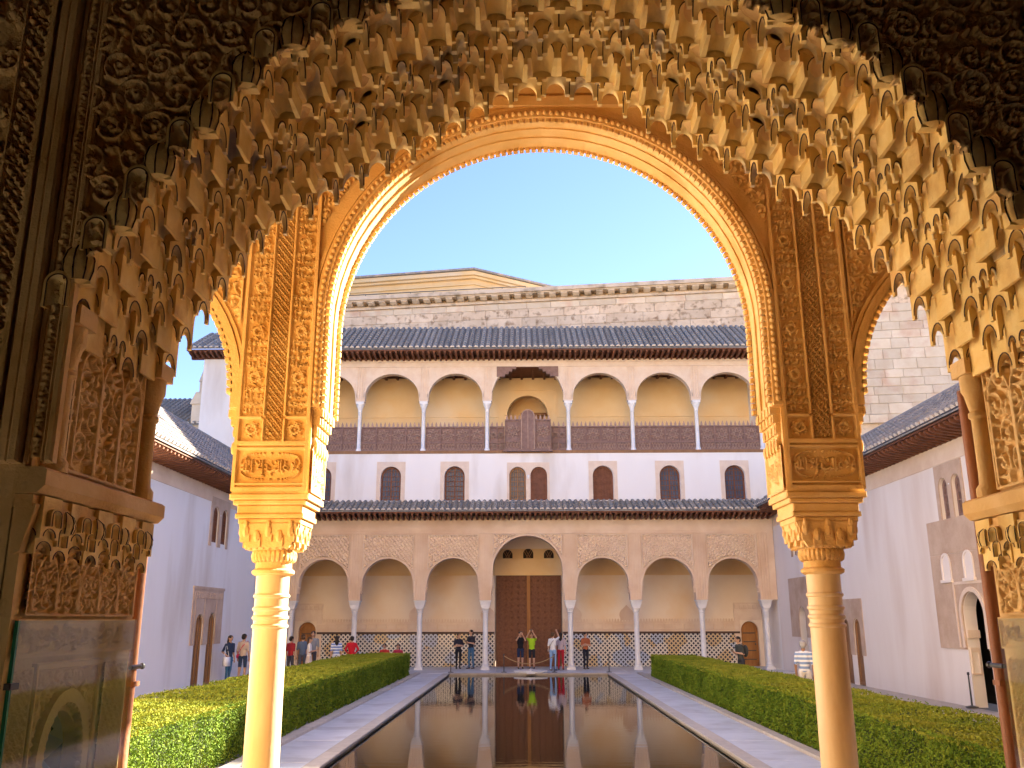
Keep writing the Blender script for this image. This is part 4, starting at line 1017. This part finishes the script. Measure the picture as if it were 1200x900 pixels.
# --- jambs: reveal panels, colonnettes, impost, corbelled console, niche
fA=Field(.60,.62,.005); fA.border(.015); fA.arabesque(.075,.02,.02,.58,.6,th=.009)
for q in range(3):                                    # interlaced arches over the panel
    cx=.12+q*.18
    fA.curve([(cx-.085,.02),(cx-.085,.36)]+[(cx-.085*math.cos(PI*i/10),.36+.11*math.sin(PI*i/10)) for i in range(11)]+[(cx+.085,.36),(cx+.085,.02)],.011,1.25)
rA=fA.mesh('carved_panel','gold',.024,(.165,-.002,2.765),(1,0,0),(0,0,1),(0,-1,0))
fB=Field(.84,.235,.005); fB.border(.01)
for q in range(5): 
    fB.curve([(.03+q*.16,.02)]+[(.03+q*.16+.075-.075*math.cos(PI*i/8),.10+.10*math.sin(PI*i/8)) for i in range(9)]+[(.18+q*.16,.02)],.009,1.2)
fB.arabesque(.04,.01,.01,.83,.23,th=.0065)
rB=fB.mesh('lace_panel','gold',.018,(.05,-.002,2.265),(1,0,0),(0,0,1),(0,-1,0))
fC=Field(.9,.125,.006); fC.script(.02,.01,.88,.115,th=.0075); fC.border(.01)
rC=fC.mesh('lettered_frieze','gold',.014,(.02,-.002,2.13),(1,0,0),(0,0,1),(0,-1,0))
for sg in (-1,1):
    J=ob('jamb',None,NA,(sg*1.82,0,0),(0,0,-sg*R(90)),(1 if sg<0 else -1,1,1))
    b=MB(); wall_open(b,0,.93,0,2.25,0,.045,[(.40,.28,1.35,1.80)]); b.box(0,.93,0,.045,2.25,3.45); part('reveal',b,'gold',J)
    ob('carved_panel',rA,J); ob('lace_panel',rB,J); ob('lettered_frieze',rC,J)
    for u in (.10,.84):
        c=MB(); c.lathe([(.05,2.745),(.05,2.78),(.036,2.80),(.033,2.85),(.033,3.08),(.042,3.09),(.042,3.105),(.034,3.115),(.05,3.19),(.06,3.21),(.06,3.27)],14,u,-.02); c.box(u-.065,u+.065,-.085,.02,3.271,3.34); part('colonnette',c,'gold',J,35)
    c=MB(); c.prismx([(.03,2.655),(-.05,2.66),(-.075,2.685),(-.075,2.735),(-.06,2.745),(.03,2.745)],-.035,.975); c.box(-.025,.965,-.035,.03,2.615,2.654,1); part('impost',c,['gold','gold'],J)
    # console of small niches under the impost
    for r_,(zz_,pv,n_) in enumerate(((2.555,-.072,8),(2.515,-.055,9),(2.465,-.038,8))):
        for i in range(n_):
            u=.02+(i+.5)*(.91/n_); me=((cD,cE),(cA,cD),(cF,cA))[r_][i%2]
            ob('console_cell',me,J,(u,pv+.003*(i%3),zz_-(.02 if i%2 else 0)),(0,0,0),(.84,.62,.46+.06*(i%2)))
    b=MB(); b.prismx([(.02,2.46),(-.01,2.47),(-.02,2.52),(-.035,2.57),(-.045,2.625),(.02,2.63)],-.02,.95); part('console_core',b,'gold',J)
    # pointed tile-lined wall niche with its scalloped rim and frame
    nb=MB(); nb.box(.24,.56,.046,.3,1.3,2.1,0); 
    hollow=MB(); hollow.box(.25,.55,.28,.29,1.345,1.98); hollow.box(.25,.255,.045,.28,1.35,1.98); hollow.box(.545,.55,.045,.28,1.35,1.98); hollow.box(.25,.55,.045,.28,1.34,1.35); hollow.box(.25,.55,.045,.28,1.96,1.97); part('niche_lining',hollow,'zellige',J)
    rim=MB(); pth=[(.26,1.35),(.26,1.78)]+[(.26+.14*(1-math.cos(PI/2*i/8))*1.0,1.78+.19*math.sin(PI/2*i/8)) for i in range(1,9)]+[(.54-.14*(1-math.cos(PI/2*i/8)),1.78+.19*math.sin(PI/2*i/8)) for i in range(7,-1,-1)]+[(.54,1.35)]
    strip(rim,pth,.0,.045,-.03,.02)
    for p,t in along(pth,.03): rim.sphere((p.x,-.015,p.y),(.013,.018,.013),6,4)
    part('niche_rim',rim,'gold',J)
    fr=MB(); fr.cbox(.17,.19,-.02,0,1.3,2.10,.005); fr.cbox(.63,.65,-.02,0,1.3,2.10,.005); fr.cbox(.17,.65,-.022,0,2.085,2.11,.005); part('niche_frame',fr,'gold',J)
    fD=Field(.42,.36,.005); fD.arabesque(.045,0,0,.42,.36,th=.0065); xx=fD.X-.20; zz=fD.Y+1.72
    mk=~((np.abs(xx)<.185)&(zz<1.80+np.sqrt(np.maximum(.19**2-xx**2,0))*1.15)); ob('niche_spandrel',fD.mesh('niche_spandrel','gold',.012,(.20,-.002,1.72),(1,0,0),(0,0,1),(0,-1,0),mk),J)
    fE=Field(.13,.80,.005); fE.lattice(.045,.055,.34); fE.border(.006); ob('side_lattice',fE.mesh('side_lattice','gold',.012,(.03,-.002,1.3),(1,0,0),(0,0,1),(0,-1,0)),J)
    fE=Field(.20,.80,.005); fE.lattice(.05,.06,.34); fE.border(.006); ob('side_lattice',fE.mesh('side_lattice','gold',.012,(.69,-.002,1.3),(1,0,0),(0,0,1),(0,-1,0)),J)
    # timber door post on the court side
    zt=2.60 if sg<0 else 3.25
    p=MB(); p.lathe([(.032,.12),(.032,zt)],12,1.015,.03 if sg<0 else .02); p.box(.985,1.045,-.01,.07,1.98,2.0); part('door_post',p,'post',J,40)
    c=MB(); c.tube([(.93,-.012,2.06),(1.03,-.012,2.06)],.010,8); c.sphere((1.05,-.012,2.06),.014,8,5); part('post_bracket',c,'iron',J)
for sg,lab in ((-1,'clear protective glass sheet with green edge over the carved jamb by the sunlit hedge'),(1,'clear protective glass sheet over the carved jamb beside the horseshoe doorway')):
    G=thing('glass_panel',lab,'glass panel',(sg*1.775,Y1-.03,.12),0,'glass sheets protecting the jambs')
    a,c=sorted((0,sg*.012)); part('pane',MB().box(a,c,.012,.90,.0,2.13),'glass',G)
    part('polished_edge',MB().box(a,c,0,.011,.0,2.13),'glassedge',G)
    k=MB(); k.cbox(-.012,.012,-.02,.03,1.98-.06,2.0-.06,.003); part('clip',k,'iron',G)

# ------------------------------------------------------------------ fountain, ropes and visitors
fb=thing('fountain_basin','low round white marble basin set at the far edge of the pool','fountain',(.1,41.15,0))
part('bowl',MB().lathe([(.70,.0),(.74,.05),(.74,.09),(.68,.10),(.5,.07),(.1,.05),(.02,.05)],32),'marble',fb,30)
part('spout',MB().lathe([(.05,.05),(.035,.12),(.05,.16),(.02,.18)],10),'marble',fb,30)
part('overflow_channel',MB().box(-.18,.18,-.95,-.70,.0,.04),'marble',fb)
for x,l in ((-3.42,'thin dark stanchion at the pool corner by the two people in dark shirts'),(-1.08,'thin dark stanchion holding one end of the sagging rope, fountain side'),(1.15,'thin dark stanchion holding the rope beside the woman in white shirt'),(3.55,'thin dark stanchion at the pool corner by the person in orange')):
    st=thing('stanchion',l,'stanchion',(x,41.35,0),0,'rope stanchions at the pool end'); part('foot',MB().lathe([(.13,0),(.13,.02),(.03,.04)],12),'iron',st); part('pole',MB().lathe([(.022,.04),(.02,.72),(.035,.74),(.03,.78)],8),'iron',st)
tag(ob('rope',MB().tube([(-1.08+2.23*i/12,41.35,.70-.34*(1-(2*i/12-1)**2)) for i in range(13)],.018,6).mesh('rope','brass')),'sagging fibre rope slung between two stanchions in front of the great door','rope')

def cmat(name,c,rough=.8): 
    if name not in M: M[name]=mat(name,c,tuple(min(1,q*1.12) for q in c),rough=rough,scale=9,bump=.15,bscale=40)
    return name
cmat('skin',(.50,.30,.20),.55); cmat('skin_tan',(.36,.20,.12),.55)
HAIR={'dark':cmat('dark_hair',(.02,.015,.012),.5),'brown':cmat('brown_hair',(.09,.05,.025),.5),'grey':cmat('grey_hair',(.36,.34,.32),.6)}
def seg_caps(mb,a,b_,ra,rb,n=10,flat=1.0,ax=None):
    """tapered capsule from a to b"""
    a,b_=Vector(a),Vector(b_); d=(b_-a); L=d.length; z=d.normalized(); x=(ax or Vector((1,0,0))); x=(x-z*x.dot(z)).normalized(); y=z.cross(x)
    prof=[(ra*math.sin(t),-ra*math.cos(t)) for t in (R(8),R(45),R(80))]+[(rb*math.cos(t),L+rb*math.sin(t)) for t in (R(10),R(45),R(82))]
    vs=[]; 
    for r,h in prof:
        for k in range(n):
            t=2*PI*k/n; vs.append(tuple(a+z*h+x*(r*math.cos(t))+y*(r*flat*math.sin(t))))
    fs=[(i*n+k,i*n+(k+1)%n,(i+1)*n+(k+1)%n,(i+1)*n+k) for i in range(len(prof)-1) for k in range(n)]+[tuple(range(n-1,-1,-1)),tuple((len(prof)-1)*n+k for k in range(n))]
    mb.add(vs,fs)
_p=[0]
def person(label,loc,face,h=1.7,top=(.1,.1,.12),bottom=(.05,.06,.1),hair='dark',pose='down',legs='pants',long=False,skin='skin',sleeve=.55,shoes=(.05,.05,.05),seat=False,bag=None,phone=True,stripe=None,lean=0,skirt=False):
    """local frame: faces -y"""
    _p[0]+=1; k=h/1.72; T=thing('person',label,'person',loc,face,'visitors in the court')
    top_m=cmat('top_cloth_%d'%_p[0],top); bot_m=cmat('leg_cloth_%d'%_p[0],bottom); sh_m=cmat('shoe_%d'%_p[0],shoes)
    S=[]                                                   # (a,b,ra,rb,flat,kind)
    hipz=.90; off=0
    if seat: off=-.47
    def P(x,y,z): return Vector((x*k,y*k,(z+off)*k))
    ly=-lean
    for s in (-1,1):
        hip=P(s*.09,0,hipz)
        if seat: knee=P(s*.11,-.42,.50); ank=P(s*.11,-.44,.09)
        else: knee=P(s*.095,-.02+(.03 if s>0 else -.02),.49); ank=P(s*.10,.02+(.05 if s>0 else -.03),.09)
        S+=[(hip,knee,.085,.06,1,'thigh'),(knee,ank,.056,.038,1,'shin'),(ank+Vector((0,.02*k,-.035*k)),ank+Vector((s*.01*k,-.15*k,-.045*k)),.042,.034,.8,'shoe')]
    S+=[(P(-.06,0,.93),P(.06,0,.93),.115,.115,.9,'pelvis'),(P(0,ly*.2,.98),P(0,ly*.5,1.16),.135,.14,.72,'torso'),(P(-.05,ly*.6,1.2),P(-.06,ly,1.36),.12,.11,.85,'torso'),(P(.05,ly*.6,1.2),P(.06,ly,1.36),.12,.11,.85,'torso'),
        (P(-.13,ly,1.40),P(.13,ly,1.40),.068,.068,1,'torso'),(P(0,ly,1.42),P(0,ly*1.2-.01,1.54),.055,.05,1,'neck')]
    hc=P(0,ly*1.4-.02,1.62)
    S+=[(hc+Vector((0,.01,-.01))*k,hc+Vector((0,0,.03))*k,.083,.082,1.12,'head'),(hc+Vector((0,-.03,-.06))*k,hc+Vector((0,-.035,-.03))*k,.05,.06,1,'head'),(hc+Vector((0,-.092,-.005))*k,hc+Vector((0,-.112,-.03))*k,.010,.016,1,'head'),
        (hc+Vector((-.082,.01,-.02))*k,hc+Vector((-.084,.01,.01))*k,.016,.018,1,'head'),(hc+Vector((.082,.01,-.02))*k,hc+Vector((.084,.01,.01))*k,.016,.018,1,'head')]
    hands=[]
    for s in (-1,1):
        sh=P(s*.175,ly,1.39); ps=pose if isinstance(pose,str) else pose[0 if s<0 else 1]
        if ps=='down': el=P(s*.22,.03,1.11); wr=P(s*.22,-.05,.87); fd=Vector((0,-.02,-1))
        elif ps=='photo': el=P(s*.21,-.22,1.33); wr=P(s*.07,-.30,1.57); fd=Vector((-s*.5,-.1,1))
        elif ps=='up': el=P(s*.24,-.16,1.50); wr=P(s*.10,-.24,1.74); fd=Vector((-s*.5,-.1,1))
        elif ps=='crossed': el=P(s*.23,-.02,1.12); wr=P(-s*.06,-.19,1.15+.03*s); fd=Vector((-s,-.1,.1))
        elif ps=='phone': el=P(s*.22,-.02,1.12); wr=P(s*.05,-.27,1.17); fd=Vector((-s*.3,-.6,.5))
        else: el=P(s*.29,.05,1.14); wr=P(s*.15,-.04,.99); fd=Vector((-s*.8,-.4,-.3))
        S+=[(sh,el,.058,.045,1,'uparm'),(el,wr,.043,.029,1,'forearm')]
        fd=fd.normalized(); pal=wr+fd*.075*k; S.append((wr,pal,.028,.036,.6,'hand'))
        sd_=fd.cross(Vector((0,1,.2))).normalized()
        for q in range(4):
            bs_=pal+sd_*(q-1.5)*.021*k; L=(.06,.072,.068,.05)[q]*k; bend=(fd+Vector((-s*.25,-.35,0))).normalized(); S.append((bs_,bs_+fd*L*.55,.0098,.009,1,'hand')); S.append((bs_+fd*L*.55,bs_+fd*L*.55+bend*L*.5,.009,.008,1,'hand'))
        S.append((wr+fd*.03*k,wr+fd*.06*k+sd_*(-.045)*k,.012,.0095,1,'hand')); hands.append(pal+fd*.05*k)
    if skirt: S.append((P(0,0,.92),P(0,0,.42),.14,.24,.85,'pelvis'))
    raw=MB()
    for (a,b_,ra,rb,fl,kd) in S: seg_caps(raw,a,b_,ra*k,rb*k,10,fl)
    tmp=bpy.data.objects.new('tmp',raw.mesh('tmp','skin')); COL.objects.link(tmp)
    md=tmp.modifiers.new('r','REMESH'); md.mode='VOXEL'; md.voxel_size=.0125; sm=tmp.modifiers.new('s','SMOOTH'); sm.iterations=2; sm.factor=.5
    bpy.context.view_layer.update(); dg=bpy.context.evaluated_depsgraph_get(); me=bpy.data.meshes.new_from_object(tmp.evaluated_get(dg)); bpy.data.objects.remove(tmp)
    # clothing zones by nearest limb
    n=len(me.polygons); C=np.zeros(n*3); me.polygons.foreach_get('center',C); C=C.reshape(-1,3)
    best=np.full(n,1e9); idx=np.zeros(n,int); tt=np.zeros(n)
    for i,(a,b_,ra,rb,fl,kd) in enumerate(S):
        a_=np.array(a); d=np.array(b_-a); L2=max(1e-9,(d@d)); t=np.clip(((C-a_)@d)/L2,0,1); dist=np.linalg.norm(C-(a_+t[:,None]*d),axis=1)-(ra*(1-t)+rb*t)*k
        m_=dist<best; best[m_]=dist[m_]; idx[m_]=i; tt[m_]=t[m_]
    kinds=np.array([q[5] for q in S])[idx]; mi=np.zeros(n,int)
    mi[np.isin(kinds,['torso'])]=1; mi[(kinds=='uparm')&(tt<sleeve/.55 if sleeve<.6 else kinds=='uparm')]=1
    if sleeve>=1: mi[kinds=='forearm']=1
    mi[np.isin(kinds,['pelvis','thigh'])]=2
    if legs=='pants': mi[kinds=='shin']=2
    elif legs=='shorts': mi[(kinds=='thigh')&(tt>.9)]=0
    mi[kinds=='shoe']=3
    mi[(kinds=='pelvis')&(C[:,2]>(.95+off)*k)]=1
    me.materials.clear()
    for q in (skin,top_m,bot_m,sh_m): me.materials.append(M[q])
    if stripe:
        me.materials.append(M[cmat('stripe_%d'%_p[0],stripe)]); mi[(mi==1)&((C[:,2]*18).astype(int)%2==0)]=4
    me.polygons.foreach_set('material_index',mi); me.polygons.foreach_set('use_smooth',[True]*n); me.update(); ob('body',me,T)
    hb=MB(); c=hc+Vector((0,.018,.03))*k
    hb.sphere(tuple(c),(.094*k,.104*k,.085*k),14,8); hb.sphere(tuple(c+Vector((0,.045,-.05))*k),(.085*k,.065*k,.08*k),12,6)
    if long: hb.sphere(tuple(c+Vector((0,.07,-.16))*k),(.085*k,.05*k,.17*k),12,6)
    part('hair',hb,HAIR[hair],T,True)
    e_=MB()
    for s in (-1,1): e_.sphere(tuple(hc+Vector((s*.032,-.088,.012))*k),.010*k,6,4)
    e_.tube([tuple(hc+Vector((q*.02,-.083,-.062))*k) for q in (-1,0,1)],.005,4); part('facial_features',e_,'wood',T)
    if pose in ('photo','up','phone') and phone:
        c=(hands[0]+hands[1])/2; ph=MB(); ph.box(c.x-.07*k,c.x+.07*k,c.y-.008,c.y+.008,c.z-.035,c.z+.045); part('phone',ph,'iron',T)
    if bag:
        kd,colr=bag; bm_=cmat('bag_%d'%_p[0],colr); g_=MB()
        if kd=='pack': g_.sphere(tuple(P(0,.20,1.22)),(.15*k,.09*k,.21*k),12,8); [g_.tube([tuple(P(s*.10,.13,1.38)),tuple(P(s*.11,0,1.48)),tuple(P(s*.11,-.12,1.36)),tuple(P(s*.12,-.06,1.1))],.014,6) for s in (-1,1)]
        elif kd=='tote': g_.prism([(-.34*k,.62*k),(-.04*k,.62*k),(-.06*k,.95*k),(-.32*k,.95*k)],-.14*k,-.02*k); g_.tube([tuple(P(-.30,-.08,.95)),tuple(P(-.19,-.02,1.45)),tuple(P(-.08,-.08,.95))],.012,6)
        elif kd=='strap': g_.tube([tuple(P(-.14,-.06,1.47)),tuple(P(0,-.15,1.2)),tuple(P(.17,-.05,.98)),tuple(P(.14,.10,1.05)),tuple(P(-.05,.16,1.3)),tuple(P(-.14,-.06,1.47))],.014,6); g_.sphere(tuple(P(.2,.0,.92)),(.06,.10,.09),10,6)
        part('bag',g_,bm_,T,True)
    return T
S0=0
person('person in dark shirt and black trousers with folded arms beside the tiled dado',(-3.28,43.95,S0),R(20),1.62,(.02,.02,.035),(.012,.012,.016),pose='crossed')
person('taller man in dark shirt and blue jeans looking down at his phone',(-2.68,43.95,S0),R(-40),1.78,(.025,.025,.035),(.05,.13,.24),pose='phone')
person('person in black top and navy shorts photographing, before the great door',(-.36,44.0,S0),R(8),1.70,(.012,.012,.016),(.02,.03,.07),pose='photo',legs='shorts')
person('person in lime green top and black shorts raising a phone overhead',(.18,44.0,S0),R(-8),1.64,(.32,.55,.02),(.02,.022,.03),pose='up',legs='shorts',hair='brown')
person('woman in white shirt and pale blue jeans with one raised arm',(1.12,42.35,S0),R(150),1.68,(.72,.72,.72),(.25,.40,.62),pose=('up','down'),hair='brown',bag=('strap',(.3,.25,.22)))
person('woman in red trousers standing half hidden behind the white-shirted woman',(1.50,42.95,S0),R(170),1.66,(.45,.38,.42),(.40,.015,.03),pose='down',long=True)
person('person in rust orange top and dark trousers with folded arms by a column',(2.68,43.55,S0),R(25),1.66,(.36,.11,.045),(.012,.014,.025),pose='crossed')
person('man in dark tee with backpack bent over a phone beyond the shaded hedge',(7.35,32.6,S0),R(-70),1.66,(.05,.055,.05),(.04,.04,.05),pose='phone',bag=('pack',(.06,.065,.06)),lean=.06)
person('grey haired man in blue and white striped shirt beside the shaded hedge',(7.14,24.6,S0),R(160),1.70,(.75,.75,.76),(.62,.58,.52),hair='grey',pose='down',stripe=(.22,.32,.52),skin='skin_tan')
person('woman in navy top and jeans holding a white tote bag by the shaded wing',(-11.1,34.5,S0),R(60),1.70,(.02,.035,.075),(.05,.14,.25),pose=('hip','down'),long=True,bag=('tote',(.75,.77,.80)))
person('man in beige shirt and navy shorts beside the woman with the tote bag',(-10.8,35.2,S0),R(170),1.74,(.55,.44,.35),(.03,.05,.10),pose='down',legs='shorts',bag=('strap',(.6,.05,.12)))
person('man in maroon shirt standing at the edge of the hedge crowd',(-9.45,37.0,S0),R(150),1.62,(.30,.02,.03),(.05,.05,.07),pose='down')
person('man in slate blue shirt in the middle of the hedge crowd',(-9.05,37.3,S0),R(190),1.68,(.10,.14,.22),(.08,.09,.12),pose='down',hair='brown')
person('woman in white blouse and cream skirt in the hedge crowd',(-8.62,36.6,S0),R(100),1.60,(.75,.72,.68),(.62,.52,.44),pose='phone',hair='brown',skirt=True,long=True)
person('tall dark haired man in grey shirt behind the white blouse, near the small door',(-8.95,38.6,S0),R(10),1.80,(.25,.27,.30),(.06,.06,.08),pose='down')
person('person in blue and white patterned top by the tiled dado',(-7.72,37.4,S0),R(200),1.62,(.12,.2,.5),(.6,.6,.62),pose='down',stripe=(.65,.70,.78),long=True)
person('person in bright red jacket walking beyond the sunlit hedge',(-7.25,38.2,S0),R(200),1.60,(.55,.015,.03),(.03,.03,.04),pose='hip',sleeve=1.0)
person('seated visitor in red top with dark hair against the tiled dado',(-6.5,42.2,.0),R(0),1.66,(.42,.03,.03),(.05,.05,.07),pose='down',seat=True)
person('seated visitor in crimson top with long hair against the tiled dado',(-5.9,42.3,.0),R(0),1.64,(.35,.02,.06),(.04,.04,.06),pose='down',seat=True,long=True)
